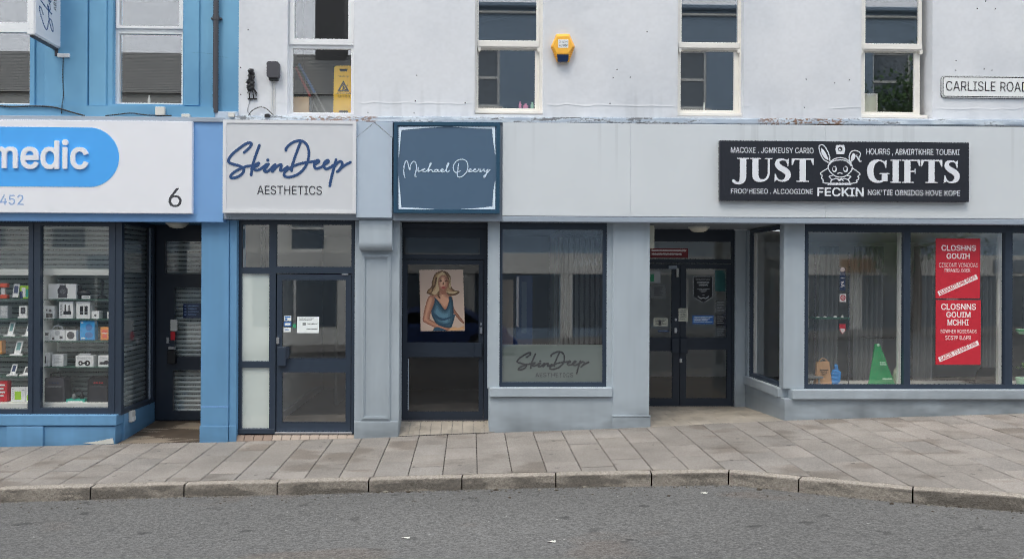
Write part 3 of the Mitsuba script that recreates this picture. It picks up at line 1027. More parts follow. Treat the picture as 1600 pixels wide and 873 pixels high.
rs += [Polygon([f_(*p) for p in spline([(200, 140), (250, 190), (300, 300), (250, 280), (205, 210), (200, 140)])]).buffer(0)]
rs += [Polygon([f_(*p) for p in spline([(605, 320), (610, 260), (640, 215), (670, 240), (650, 300), (605, 335), (605, 320)])]).buffer(0)]
for ex in (383, 535):
    e = affinity.scale(Point(f_(ex, 432)).buffer(4.2 / 116), .85, 1.15)
    rs.append(e.difference(affinity.scale(Point(f_(ex - 5, 425)).buffer(2.6 / 116), .9, 1.2)))
rs.append(Polygon([f_(*p) for p in [(410, 110), (510, 110), (522, 165), (508, 222), (415, 222), (402, 165)]]).buffer(.006).difference(Point(f_(460, 160)).buffer(3.6 / 116)))
rs.append(Point(f_(455, 165)).buffer(1.6 / 116))
obj('rabbit_emblem', prism(unary_union(rs).simplify(.0004), yl - .003, yl), 'letter_silver', gs)

# --- street name plate
sn = thing('street_name_sign', 'white street name plate with black border and capitals on pale wall', 'sign')
x0, x1, z0, z1 = R(1472, 119.5, 1613, 153, -.03)
pl = sbox(x0, z0, x1, z1).buffer(-.05).buffer(.05)
obj('plate', prism(pl, -.03, -.012), 'sign_white', sn)
obj('border', prism(pl.buffer(-.008).difference(pl.buffer(-.019)), -.0325, -.0301), 'ink', sn)
obj('lettering', letters('CARLISLE', 1478, 1555.5, 142.5, 127.5, -.0302, .003), 'ink', sn)
obj('lettering', letters('ROAD', 1563, 1606, 143.5, 128.5, -.0302, .003), 'ink', sn)
obj('backing', prism(pl.buffer(.006), -.0119, -.002), 'plastic_dark_grey', sn)

# --- alarm box
al = thing('alarm_box', 'yellow hexagonal alarm box with dark blue lens on pale wall', 'alarm')
cx_, cz_ = P(879.5, 76, -.09)[[0, 2]]
W_, H_ = 37 / 116, 44 / 116


def hexa(p, yy):
    return [tuple(np.array([1, 0, 1]) * P(879.5 + a, b, yy) + [0, yy, 0]) for a, b in p]


_back = [(-10, 53.5), (10, 53.5), (18.7, 73), (9.5, 97.5), (-9.5, 97.5), (-18.7, 73)]
_mid = [(-9.6, 54.5), (9.6, 54.5), (18, 72.5), (9, 96.5), (-9, 96.5), (-18, 72.5)]
_frt = [(-9, 56.5), (9, 56.5), (16.2, 72), (8.6, 84.5), (-8.6, 84.5), (-16.2, 72)]
_in = [(-8.7, 57.2), (8.7, 57.2), (15.6, 72), (8.3, 83.8), (-8.3, 83.8), (-15.6, 72)]
rings = [hexa(_back, -.002), hexa(_mid, -.05), hexa(_frt, -.092), hexa(_in, -.096)]
v = [p for r_ in rings for p in r_]
f = []
for i in range(len(rings) - 1):
    for j in range(6):
        a, b = i * 6 + j, i * 6 + (j + 1) % 6
        f += [(a, b, b + 6), (a, b + 6, a + 6)]
L = (len(rings) - 1) * 6
f += [(L, L + j, L + j + 1) for j in range(1, 5)]
m = trimesh.Trimesh(v, f, process=False)
if m.face_normals[-1][1] > 0:
    m.invert()
obj('cover', m, 'alarm_yellow', al)
obj('label_plate', pb(872, 62, 888, 75, -.0985, -.0963, .0005), 'sign_white', al)
obj('printing', [letters('24H', 873.5, 886.5, 67.5, 64, -.0986, .0006), letters('ALARM', 873.5, 886.5, 73, 69.5, -.0986, .0006, True)], 'ink', al)
obj('lens', prism(Polygon(pts([(870.3, 85.5), (888.7, 85.5), (887.5, 95), (886, 96.5), (873, 96.5), (871.5, 95)], -.088)), -.092, -.045), 'alarm_lens', al)
for sgn in (-1, 1):
    for i in range(6):
        t = i / 5
        ax, az = cx_ + sgn * W_ * (.455 - .20 * t), cz_ + H_ * (.05 - .40 * t)
        obj('vent_rib', B(ax - .012, ax + .012, -.078, -.045, az - .010, az + .002, .001), 'alarm_rib', al)

# --- dark box, tarred cable end, cables
jb = thing('junction_box', 'dark grey rounded box with cables below on pale wall', 'box')
x0, x1, z0, z1 = R(416.5, 96, 435.5, 121, -.10)
obj('housing', prism(sbox(x0, z0, x1, z1).buffer(-.03).buffer(.03), -.10, -.002), 'plastic_dark_grey', jb)
obj('base', prism(sbox(x0 + .02, z0 - .03, x1 - .02, z0 + .02).buffer(-.01).buffer(.01), -.07, -.003), 'plastic_black', jb)
for i in range(3):
    xx = x0 + .05 + .02 * i
    obj('cable', tube([(xx, -.012, z0 - .02), (xx + .002, -.010, z0 - .25), (xx - .004 + .006 * i, -.012, z0 - .52)], .004, 6), 'dull_white', jb, smooth=True)
ce = thing('cable_end', 'black tarred cable joint on pale wall beside the blue building', 'cable')
x0, x1, z0, z1 = R(386, 111, 400, 143, -.05)
xm = (x0 + x1) / 2
bl = trimesh.util.concatenate([ellipsoid(((xm - .01), -.045, z0 + .05 + .034 * i), (.048 - .0025 * i, .045, .045), 2) for i in range(7)])
v = np.array(bl.vertices)
v += (meshkit.noise(v * 38, 3)[:, None] - .5) * .045 * np.sign(v - [xm, -.045, (z0 + z1) / 2])
obj('joint', trimesh.Trimesh(v, bl.faces, process=False), 'tar_black', ce, smooth=True)
for i, (dx, dz) in enumerate(((-.05, -.02), (.05, -.05), (.02, -.09), (-.03, -.09), (.06, -.02))):
    obj('strand', tube([(xm + dx * .3, -.04, z0 + .06), (xm + dx, -.035, z0 + dz * .4), (xm + dx * 1.1, -.012, z0 + dz)], .007, 6), 'tar_black', ce, smooth=True)
obj('bracket', B(xm - .055, xm + .065, -.03, 0, z0 - .10, z0 - .085, .002), 'tar_black', ce)
obj('wire', tube([(xm - .02, -.012, z0 - .09), (xm - .06, -.012, z0 - .25), (xm - .02, -.015, z0 - .32), (xm - .1, -.03, z0 - .45)], .003, 6), 'plastic_dark_grey', ce, smooth=True)
pt = lambda x, y, Y: tuple(P(x, y, Y))
obj('cable', tube([pt(388, 181, -.06), pt(394, 173, -.05), pt(406, 167.5, -.03), pt(416, 170, -.04), pt(427, 180, -.07)], .006, 7), 'copper_cable', smooth=True, label='thin black cable looping over the flashing below the tarred joint', cat='cable')
obj('cable', tube([pt(-4, 165, -.1), pt(20, 167, -.11), pt(55, 166, -.11), pt(85, 168, -.11), pt(110, 175, -.12), pt(132, 181, -.15)], .010, 8), 'copper_cable', smooth=True, label='thick black cable sagging along the blue sill band above the white sign', cat='cable')
obj('cable', tube([pt(165, 181, -.12), pt(185, 179, -.12), pt(205, 177, -.12), pt(230, 180, -.12), pt(268, 181, -.12)], .008, 8), 'copper_cable', smooth=True, label='black cable lying below the blue building window on the sill band', cat='cable')
obj('cable', tube([pt(99, 88, -.062), pt(98, 120, -.058), pt(99, 150, -.058), pt(97, 163, -.1), pt(96, 178, -.1)], .005, 6), 'copper_cable', smooth=True, label='thin dark cable hanging straight down from the projecting sign bracket', cat='cable')
for bx, lab in (((242, 167, 257, 180), 'small cream socket box on the blue sill band'), ((283, 178, 296, 183), 'tiny grey clip on the fascia top above the number six'), ((356, 176, 366, 183), 'tiny cream box on the ledge left of the tarred joint')):
    obj('socket_box', pb(*bx, -.14, -.0905, .006), 'dull_white', label=lab, cat='box')
obj('cable_clamp', pb(413, 178, 421, 183, -.21, -.1, .006), 'plastic_black', label='small black clamp lying on the flashing under the looping cable', cat='clamp')
fixings = []
for x, y in ((388, 47), (376, 106), (376, 148), (651, 118), (649, 158), (727, 161), (953, 162), (964, 109), (958, 122), (985, 121), (1011, 50), (1260, 124), (1327, 125), (1304, 130), (1257, 168), (1493, 110), (1538, 108), (1550, 110), (1527, 14), (1555, 14), (1540, 2), (575, 176), (647, 177), (1494, 95)):
    c = P(x, y, 0)
    fixings.append(lathe([(0, -.008), (.006, -.007), (.0085, -.003), (.0085, .0)], c, 'y', 8))
obj('fixings', fixings, 'plastic_dark_grey', pale, kind='stuff')

# --- projecting sign
ps = thing('projecting_sign', 'white box sign projecting from the blue wall at upper level', 'sign')
XSIDE = -5.44
zb0 = P(63, 55, -.72)[2]
tilt = math.tan(math.radians(.0))
obj('case', B(XSIDE - .10, XSIDE - .012, -.74, -.03, zb0, zb0 + 1.7, .008), 'white_upvc', ps)
obj('face', B(XSIDE - .0119, XSIDE, -.725, -.045, zb0 + .015, zb0 + 1.68, .003), 'clinic_frame', ps)
obj('base_rail', B(XSIDE - .085, XSIDE - .02, -.70, -.05, zb0 - .02, zb0 - .001, .004), 'plastic_dark_grey', ps)


def side(shape, X, depth=.003):
    ms = [trimesh.creation.extrude_polygon(g, depth, engine='earcut') for g in getattr(shape, 'geoms', [shape])]
    m = trimesh.util.concatenate(ms)
    v = np.array(m.vertices)
    return trimesh.Trimesh(np.stack([X + v[:, 2], -v[:, 1], v[:, 0]], 1), m.faces, process=False)


k = 1.35 / 1535
obj('handwriting', side(skin_shape(lambda x, y: (zb0 + .13 + (x - 40) * k, .70 - (y - 150) * k * 1.0 - .04), .016), XSIDE), 'script_navy', ps)
tm = meshkit.text_mesh('AESTHETICS', .065, .003)
v = np.array(tm.vertices)
obj('capitals', trimesh.Trimesh(np.stack([XSIDE + v[:, 2], -.175 - v[:, 1] + 0 * v[:, 0], zb0 + .45 + v[:, 0]], 1), tm.faces, process=False), 'dark_print', ps)
for i, (yy, zz) in enumerate(((-.742, .07), (-.742, .07), (-.742, .13), (-.742, .13))):
    xx = XSIDE - .075 if i % 2 else XSIDE - .035
    obj('screw', ellipsoid((xx, yy, zb0 + zz), (.005, .004, .005), 1), 'grey_trim', ps)
obj('bracket', pb(89, 83.5, 108, 89.5, -.085, -.051, .004), 'white_upvc', ps)
obj('arm', B(XSIDE - .07, XSIDE - .03, -.06, -.02, zb0 - .10, zb0 + .02, .004), 'plastic_dark_grey', ps)

# ------------------------------------------------------------------ shop fronts
YG = .10                                                 # glazing plane
ZS = ZSOF
YL, YRr = 1.40, 1.78                                     # depth of the phone shop's and the gift shop's porch
# soffit over everything below the fascia
XSD0 = R(357, 400, 369, 600, -.02)[1]                    # right edge of the blue pillar
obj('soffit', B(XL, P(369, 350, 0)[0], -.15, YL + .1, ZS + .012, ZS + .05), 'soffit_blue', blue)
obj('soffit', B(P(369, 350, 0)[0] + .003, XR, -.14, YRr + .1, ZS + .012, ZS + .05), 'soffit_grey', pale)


def below(px0, px1, py0, yf, yb, m, parent, name, c=.005, lab=None):
    """a block that stands on the pavement, its top and sides read from the photograph"""
    x0, x1, _, z1 = R(px0, py0, px1, py0 + 1, yf)
    zg = min(zpav(x0, yf), zpav(x1, yf)) - .06
    return obj(name, B(x0, x1, yf, yb, zg, z1, c), m, parent, label=lab)


# --- phone shop: stall riser, sill, frames
XC = P(190, 500, YG)[0]                                  # the corner of the porch
x0, x1, z0, z1 = R(-300, 648, 182, 664.5, -.02)
ZSILL = z1
obj('sill', B(XL, x1, -.03, .22, z0, z1, .008), 'blue_paint', blue)
below(-300, 180, 665.5, .0, .22, 'blue_paint', blue, 'stall_riser')
below(10, 67, 666, -.035, -.001, 'blue_paint', blue, 'riser_panel')
x0, x1, z0, z1 = R(140, 686, 178, 692, -.01)
obj('bare_patch', prism(Polygon(pts([(130, 691.5), (150, 689), (176, 684), (178, 692.5), (150, 694)], -.004)), -.006, -.0005), 'concrete_patch', blue, label='flaked white patch at the foot of the blue riser')
zA, zB = zpav(XC, 0) - .06, ZSILL
obj('stall_riser', B(XC - .20, XC - .004, .221, YL, zA, zB - .02, .005), 'blue_paint', blue)
zt = R(0, 350, 10, 351, YG)[3]
ZGT = ZS + .005
# front frame
g0 = (-40, 353, 44, 639)
g1 = (62.5, 353, 169.5, 637)
sw = thing_part('shop_window', blue)
o_ = (-300, 346, 190, 648)
x0, x1, z0, z1 = R(*o_, YG - .04)
pf = sbox(XL, z0, x1, ZGT)
for h in (g0, g1):
    pf = pf.difference(rect(*h, YG - .04))
for i in range(1, 6):
    pf = pf.difference(affinity.translate(rect(62.5, 353, 169.5, 637, YG - .04), -1.02 - 1.02 * i + .0))
obj('frame', prism(pf, YG - .04, YG + .05), 'navy_frame', sw)
mx0, mx1, _, _ = R(45, 350, 51, 640, YG - .055)
obj('mullion', B(mx0, mx1, YG - .055, YG - .041, z0, ZGT, .004), 'navy_frame', sw)
mx0, mx1, _, _ = R(171, 350, 179, 640, YG - .055)
obj('mullion', B(mx0, mx1, YG - .055, YG - .041, z0, ZGT, .004), 'navy_frame', sw)
for h in (g0, g1):
    x0, x1, z0, z1 = R(*h, YG - .04)
    obj('pane', sheet(x0 - .01, x1 + .01, z0 - .01, z1 + .01, YG + .01), 'glass_display', sw)
# side return
sr = thing_part('shop_window', blue)


def sideprism(poly, x_a, x_b):
    """an outline in y, z drawn out along x"""
    ms = [trimesh.creation.extrude_polygon(g_, x_b - x_a, engine='earcut') for g_ in getattr(poly, 'geoms', [poly])]
    m_ = trimesh.util.concatenate(ms)
    v_ = np.array(m_.vertices)
    return trimesh.Trimesh(np.stack([x_a + v_[:, 2], v_[:, 0], v_[:, 1]], 1), m_.faces, process=False)


zb_, zt_ = ZSILL - .02, ZGT
pf = sbox(YG + .051, zb_, YL - .003, zt_).difference(sbox(YG + .09, zb_ + .06, YL - .10, zt_ - .05))
obj('frame', sideprism(pf, XC - .09, XC - .002), 'navy_frame', sr)
obj('pane', trimesh.Trimesh([(XC - .04, YG + .06, zb_ + .04), (XC - .04, YL - .06, zb_ + .04), (XC - .04, YL - .06, zt_ - .03), (XC - .04, YG + .06, zt_ - .03)], [(0, 1, 2), (0, 2, 3)], process=False), 'glass_display', sr)
obj('seal', B(XC - .045, XC - .030, YL - .15, YL - .105, zb_ + .06, zt_ - .05, .002), 'grey_trim', sr)
# porch floor, door
v = [(XC, .0, zpav(XC, 0)), (XSD0 + .2, .0, zpav(XSD0, 0)), (XSD0 + .2, YL + .2, zpav(XSD0, 0) + .09), (XC, YL + .2, zpav(XC, 0) + .12)]
pfz = P(300, 656, YL)[2]
v = [(XC - .02, .02, zpav(XC, 0) - .004), (XSD0 + .2, .02, zpav(XSD0, 0) - .004), (XSD0 + .2, YL + .3, pfz), (XC - .02, YL + .3, pfz)]
obj('porch_floor', trimesh.Trimesh(v, [(0, 1, 2), (0, 2, 3)], process=False), 'grime_floor', label='dirty brown worn floor of the phone shop porch', kind='structure')
pd = thing_part('door', blue)
xd0, xd1 = XC + .005, XSD0 + .05
x0, x1, z0, z1 = R(250, 376, 380, 657, YL)
zd0, zd1 = pfz, ZGT + .02
tr0, tr1 = R(250, 428, 380, 440, YL)[2:]
dl = R(262, 440, 352, 655, YL)
gl = R(272, 449, 344, 557, YL)
gl2 = R(270, 578, 344, 642, YL)
tg = R(258, 377, 352, 428, YL)
pf = sbox(xd0, zd0, xd1, zd1).difference(sbox(gl[0], gl[2], gl[1], gl[3])).difference(sbox(gl2[0], gl2[2], gl2[1], gl2[3])).difference(sbox(tg[0], tg[2], tg[1], tg[3]))
obj('frame', prism(pf, YL, YL + .07), 'navy_door', pd)
for g_ in (gl, gl2, tg):
    obj('pane', sheet(g_[0] - .01, g_[1] + .01, g_[2] - .01, g_[3] + .01, YL + .04), 'glass_display', pd)
obj('lock_box', pb(261, 547, 274, 568, YL - .07, YL - .001, .006), 'plastic_black', pd)
obj('lock_top', pb(263, 541, 273, 546, YL - .05, YL - .001, .003), 'chrome', pd)
obj('keyhole', pb(260, 527, 264, 536, YL - .012, YL - .001, .002), 'chrome', pd)
# pillar
ZPT = ZS + .004
x0, x1, _, _ = R(314, 400, 357, 600, -.03)
zg = zpav(x0, 0) - .06
obj('pillar', B(x0, x1, -.03, .5, zg, ZPT, .006), 'blue_paint', blue)
x2 = XSD0
obj('pillar_edge', B(x1 + .002, x2, .0, .5, zg, ZPT, .006), 'blue_paint', blue, label='lighter narrow strip on the blue pillar')
zp = P(335, 665, -.045)[2]
obj('plinth', B(x0 - .008, x1 + .004, -.045, -.0305, zg, zp, .006), 'blue_paint', blue)
obj('plinth', B(x1 + .005, x2 + .006, -.022, -.0005, zg, zp, .006), 'blue_paint', blue)
obj('partition', B(x1 - .1, x2 - .002, .5, YL + 4, zg, ZPT, .003), 'room_wall', blue)
zj_ = R(314, 634, 357, 636, -.031)
obj('joint', B(zj_[0], zj_[1], -.0325, -.0301, zj_[2], zj_[3], .0008), 'blue_panel', blue)

# --- grey shop fronts: clinic unit
YC = .10
cu = thing_part('shop_front', pale)
OX0, OX1, OZ0, OZ1 = R(370, 346, 553.5, 677.5, YC)
OZ1 = ZS + .01
pf = sbox(OX0, OZ0, OX1, OZ1)
panes = dict(a=(377.5, 351, 420.5, 417.5), b=(431.5, 351, 549, 416.5), c=(377.5, 427.5, 420.5, 564), d=(377.5, 574, 420.5, 669), door=(430.5, 427, 549, 674.5))
for h in panes.values():
    pf = pf.difference(rect(*h, YC))
obj('frame', prism(pf, YC, YC + .08), 'navy_frame', cu)
for h in ('a', 'b'):
    x0, x1, z0, z1 = R(*panes[h], YC)
    obj('pane', sheet(x0 - .01, x1 + .01, z0 - .01, z1 + .01, YC + .04), 'glass_clear', cu)
for h in ('c', 'd'):
    x0, x1, z0, z1 = R(*panes[h], YC)
    obj('frosted_pane', B(x0 - .005, x1 + .005, YC + .036, YC + .05, z0 - .005, z1 + .005, .001), 'frosted', cu, label='white frosted side panel')
    obj('pane', sheet(x0 - .01, x1 + .01, z0 - .01, z1 + .01, YC + .03), 'glass_clear', cu)
cd = thing_part('door', pale)
pf = rect(432, 428.5, 548, 674, YC).difference(rect(440, 436.5, 541, 560, YC + .01)).difference(rect(440, 580.5, 541, 660, YC + .01))
obj('leaf', prism(pf, YC + .012, YC + .066), 'navy_frame', cd)
for h in ((440, 436.5, 541, 560), (440, 580.5, 541, 660)):
    x0, x1, z0, z1 = R(*h, YC + .01)
    bead = sbox(x0 - .004, z0 - .004, x1 + .004, z1 + .004).difference(sbox(x0 + .008, z0 + .008, x1 - .008, z1 - .008))
    obj('bead', prism(bead, YC + .0095, YC + .02), 'navy_frame', cd)
    obj('pane', sheet(x0 - .01, x1 + .01, z0 - .01, z1 + .01, YC + .04), 'glass_clear', cd)
obj('lock_box', pb(433, 542, 446, 572, YC - .05, YC + .0115, .008), 'navy_frame', cd)
obj('pull', prism(Polygon(pts([(446, 541), (452, 541), (452, 556), (449, 560), (446, 562)], YC - .04)), YC - .04, YC - .02), 'navy_door', cd)
obj('keyhole', pb(431.5, 527, 436, 537, YC - .012, YC + .0115, .002), 'chrome', cd)
obj('closer', pb(534, 427.3, 544, 429.5, YC - .01, YC + .0115, .002), 'chrome', cd)
obj('threshold', pb(429, 675, 550, 678, YC - .03, YC + .07, .003), 'chrome', cd)
obj('sill_strip', pb(370, 670, 429, 677.5, YC - .02, YC - .0005, .004), 'navy_frame', cu)
# threshold floor of small setts
ts = say('threshold_floor', 'strip of small worn reddish setts below the clinic door', kind='structure')
X0, X1 = OX0, P(556, 680, 0)[0]
zT = OZ0 - .004
v = [(X0, -.012, zpav(X0, 0) - .01), (X1, -.012, zpav(X1, 0) - .01), (X1, YC + .05, zT - .012), (X0, YC + .05, zT - .012)]
obj('bed', trimesh.Trimesh(v, [(0, 1, 2), (0, 2, 3)], process=False), 'joint_dark', ts)
nx = 13
for i in range(nx):
    for j in range(1):
        xa, xb = X0 + (X1 - X0) * i / nx + .004, X0 + (X1 - X0) * (i + 1) / nx - .004
        ya, yb_ = -.008, YC - .035
        za = zpav((xa + xb) / 2, 0) + .002 + rng.uniform(-.003, .003)
        zb2 = zT - .002
        bx = B(xa, xb, ya, yb_, -.02, 0, .003)
        vv = np.array(bx.vertices)
        vv[:, 2] += za + (zb2 - za) * (vv[:, 1] - ya) / (yb_ - ya)
        obj('sett', trimesh.Trimesh(vv, bx.faces, process=False), rng.choice(['sett', 'sett_pale', 'sett_pale']), ts)

# --- grey pilaster with scroll bracket
x0, x1, _, _ = R(554, 400, 624, 600, .0)
zg = zpav(x0, 0) - .06
obj('pilaster', B(x0, x1, .0, .35, zg, ZPT, .006), 'grey_paint', pale)
fx = R(564, 397, 610, 656, -.03)
fr_ = sbox(fx[0], fx[2], fx[1], fx[3])
obj('panel_moulding', prism(fr_.difference(fr_.buffer(-.05, join_style=2)), -.022, -.0005), 'grey_paint', pale)
obj('panel_moulding', prism(fr_.buffer(-.018, join_style=2).difference(fr_.buffer(-.034, join_style=2)), -.032, -.0221), 'grey_paint', pale)
bx = R(553.5, 658, 621, 684, -.035)
obj('plinth', B(bx[0] - .004, bx[1] + .01, -.035, -.0005, zg, bx[3], .006), 'grey_paint', pale)
sx0, sx1, sz0, sz1 = R(560.5, 346, 612, 391, -.2)
sz1 = ZS + .004
prof = [(-.001, sz1), (-.15, sz1), (-.16, sz1 - .02)]
for a in np.linspace(0, 1, 6)[1:]:
    prof.append((-.16 - .0 * a, sz1 - .02 - .12 * a))
cyc, rad = -.095, .075
for a in np.linspace(10, -120, 12):
    prof.append((cyc - rad * math.cos(math.radians(a)), sz0 + .105 + rad * math.sin(math.radians(a)) * 1.35))
prof += [(-.03, sz0 + .0), (-.001, sz0 + .0)]
obj('scroll_bracket', sideprism(Polygon(prof).buffer(0), sx0, sx1), 'grey_paint', pale, smooth=30)

# --- second door (poster door)
YM = .50
XM0, XM1 = x1, P(764, 500, .0)[0]
zt0_ = P(690, 655.5, YM)[2]
md = thing_part('door', pale)
lx0, lx1, lz0, lz1 = R(622, 350, 761, 655, YM)
pf = sbox(XM0 - .03, lz0, lx1 + .06, ZS + .01).difference(rect(630, 371, 750, 397.5, YM)).difference(rect(627.5, 405, 756, 655.5, YM))
obj('frame', prism(pf, YM, YM + .08), 'navy_door', md)
pf = rect(628.5, 406, 755, 655, YM).difference(rect(636.5, 413, 748, 535, YM + .012)).difference(rect(637.5, 557.5, 748, 643, YM + .012))
obj('leaf', prism(pf, YM + .012, YM + .066), 'navy_door', md)
for h in ((630, 371, 750, 397.5), (636.5, 413, 748, 535), (637.5, 557.5, 748, 643)):
    xx0, xx1, z0, z1 = R(*h, YM + .01)
    obj('pane', sheet(xx0 - .01, xx1 + .01, z0 - .01, z1 + .01, YM + .04), 'glass_door', md)
obj('lock_box', pb(741, 535, 753, 558, YM - .04, YM + .0115, .007), 'navy_door', md)
obj('handle', pb(749.5, 511, 753.5, 521, YM - .03, YM + .0115, .003), 'chrome', md)
obj('keyhole', pb(750, 504, 753, 508, YM - .008, YM + .0115, .002), 'chrome', md)
obj('trim_strip', pb(637.3, 560, 638.8, 640, YM + .004, YM + .0118, .001), 'grey_trim', md)
obj('weather_bar', pb(628, 655.5, 757, 658, YM - .02, YM + .06, .003), 'plastic_dark_grey', md)
# reveals
obj('reveal', B(XM0 - .06, XM0 - .002, .351, YM, zg, ZPT, .003), 'grey_paint', pale)
rx0 = P(757.5, 500, YM)[0]
obj('reveal', B(lx1 + .02, lx1 + .16, .02, YM + .1, zg, ZPT, .003), 'grey_paint', pale)
obj('door_head', B(XM0 - .02, lx1 + .02, YM - .1, YM - .001, P(690, 357, YM)[2], ZPT, .003), 'navy_door', pale)
st = say('step_floor', 'small cream tiled step below the door with the poster', kind='structure')
sA, sB = XM0 - .02, lx1 + .10
zq0, zq1 = zpav(sA, 0), zpav(sB, 0)


def zstep(x, y):
    f0 = zq0 + (zq1 - zq0) * (x - sA) / (sB - sA) + .012
    t = np.clip((y + .01) / (YM + .01), 0, 1.4)
    return f0 + (zt0_ - .012 - f0) * t


obj('bed', quad((sA, -.01, zstep(sA, -.01) - .006), (sB, -.01, zstep(sB, -.01) - .006), (sB, YM + .06, zstep(sB, YM + .06) - .006), (sA, YM + .06, zstep(sA, YM + .06) - .006)), 'notice_grey', st)


def tile(xa, xb, ya, yb_, zf, th=.012, g_=.003):
    bx_ = B(xa + g_, xb - g_, ya + g_, yb_ - g_, -th, 0, .002)
    vv = np.array(bx_.vertices)
    vv[:, 2] += zf(vv[:, 0], vv[:, 1])
    return trimesh.Trimesh(vv, bx_.faces, process=False)


TS = .146
for i in range(int((sB - sA) / TS) + 1):
    for j in range(4):
        xa, ya = sA + i * TS, -.008 + j * TS
        xb, yb_ = min(xa + TS, sB), min(ya + TS, YM + .01)
        if xb - xa > .02 and yb_ - ya > .02:
            obj('tile', tile(xa, xb, ya, yb_, zstep), 'tile', st)

# --- single shop window with frosted band
mw = thing_part('shop_window', pale)
YW = .10
o_ = R(779.5, 352, 948, 604.5, YW - .03)
pf = sbox(o_[0], o_[2], o_[1], ZS + .006).difference(rect(785, 358.5, 942, 597, YW - .03))
obj('frame', prism(pf, YW - .03, YW + .05), 'navy_frame', mw)
gx = R(785, 358.5, 942, 597, YW)
obj('pane', sheet(gx[0] - .01, gx[1] + .01, gx[2] - .01, gx[3] + .01, YW + .01), 'glass_clear', mw)
scene['frost_film'] = {'type': 'blendbsdf', 'weight': 0.5, 'bsdf_0': {'type': 'thindielectric', 'int_ior': 1.3},
                       'bsdf_1': {'type': 'twosided', 'bsdf': {'type': 'diffuse', 'reflectance': {'type': 'rgb', 'value': c3(158, 172, 168)}}}}
mat('grit_grey', (128, 124, 116), 0.9)
mat('tan_dim', (112, 100, 86), 0.7)
fb = R(785, 538, 942, 598, YW)
obj('frosted_band', sheet(fb[0] - .008, fb[1] + .008, fb[2], fb[3], YW + .016), 'frost_film', mw, label='frosted film band along the window foot')
f_ = lambda x, y: tuple(P(780 + (237 + (x - 40) * .66) / 8.73, 530 + (165 + (y - 150) * .545) / 8.73, YW)[[0, 2]])
obj('handwriting', prism(skin_shape(f_, 2.5 / 116).intersection(sbox(fb[0], fb[2], fb[1], fb[3])), YW + .0112, YW + .0138), 'notice_black', mw)
obj('capitals', letters('AESTHETICS', 836.5, 895.5, 588.5, 582, YW + .0138, .002), 'plastic_dark_grey', mw)
x0, x1, z0, z1 = R(765, 605.5, 957, 620, -.04)
obj('sill', B(x0, x1, -.05, YW + .05, z0, z1, .008), 'grey_paint', pale)
below(765.5, 957.4, 620.5, .0, .25, 'grey_paint', pale, 'stall_riser')
x0, x1, _, _ = R(762, 400, 779, 600, .02)
obj('jamb', B(x0, o_[0], .03, .3, z1 - .02, ZPT, .005), 'grey_paint', pale)
x0, x1, _, _ = R(948, 400, 958, 600, .05)
obj('jamb', B(x0, x1, .04, .3, z1 - .02, ZPT, .005), 'grey_paint', pale)
pq = R(957.5, 400, 1015, 600, -.01)
zg = zpav(pq[1], 0) - .08
obj('pillar', B(pq[0], pq[1], -.01, .55, zg, ZPT, .006), 'grey_paint', pale)
bx = R(956.5, 651, 1016.5, 668, -.035)
obj('plinth', B(bx[0], bx[1], -.035, -.0105, zg, bx[3], .005), 'grey_paint', pale)
obj('plinth_cap', B(bx[0] - .004, bx[1] + .004, -.042, -.0105, bx[3] + .001, bx[3] + .022, .006), 'grey_paint', pale)
XP = pq[1]

# --- gift shop porch
XW = 4.28
zf0 = P(1016, 666.5, 0)[2]
zl = [P(1016, 666.5, 0)[2], P(1236, 656.5, 0)[2], P(1146, 634.5, YRr)[2], P(1016, 635, YRr)[2]]


def zporch(x, y):
    s, t = (x - XP) / (XW - XP), np.clip(y / YRr, -.1, 1.2)
    return (zl[0] * (1 - s) + zl[1] * s) * (1 - t) + (zl[3] * (1 - s) + zl[2] * s) * t


lf = say('lobby_floor', 'cream tiled floor of the gift shop porch', kind='structure')
xa_ = XP - 1.0
obj('bed', quad((xa_, -.005, zporch(xa_, 0) - .008), (XW, -.005, zporch(XW, 0) - .008), (XW, YRr + .1, zporch(XW, YRr + .1) - .008), (xa_, YRr + .1, zporch(xa_, YRr + .1) - .008)), 'notice_grey', lf)
TL = .30
for i in range(-1, 9):
    for j in range(6):
        xa, ya = XP + i * TL + (.15 if j % 2 else 0), j * TL - .004
        xb, yb_ = min(xa + TL, XW), min(ya + TL, YRr + .02)
        if xb - xa > .03 and yb_ - ya > .03 and xb > XP - .1:
            obj('tile', tile(max(xa, XP - .25), xb, ya, yb_, zporch), 'tile', lf)
obj('porch_wall', B(XP - .25, XP - .003, .551, YRr - .001, zg, ZPT, .004), 'grey_paint', pale)
gd = thing_part('entrance', pale)
dx0, dx1, dz0, dz1 = R(975, 372, 1147, 635, YRr)
pf = sbox(dx0, dz0, dx1, ZS + .02).difference(rect(983, 377, 1144, 404.5, YRr)).difference(rect(983, 411, 1143.5, 635.5, YRr))
obj('frame', prism(pf, YRr, YRr + .09), 'navy_door', gd)
x0, x1, z0, z1 = R(983, 377, 1144, 404.5, YRr)
obj('pane', sheet(x0 - .01, x1 + .01, z0 - .01, z1 + .01, YRr + .04), 'glass_door', gd)
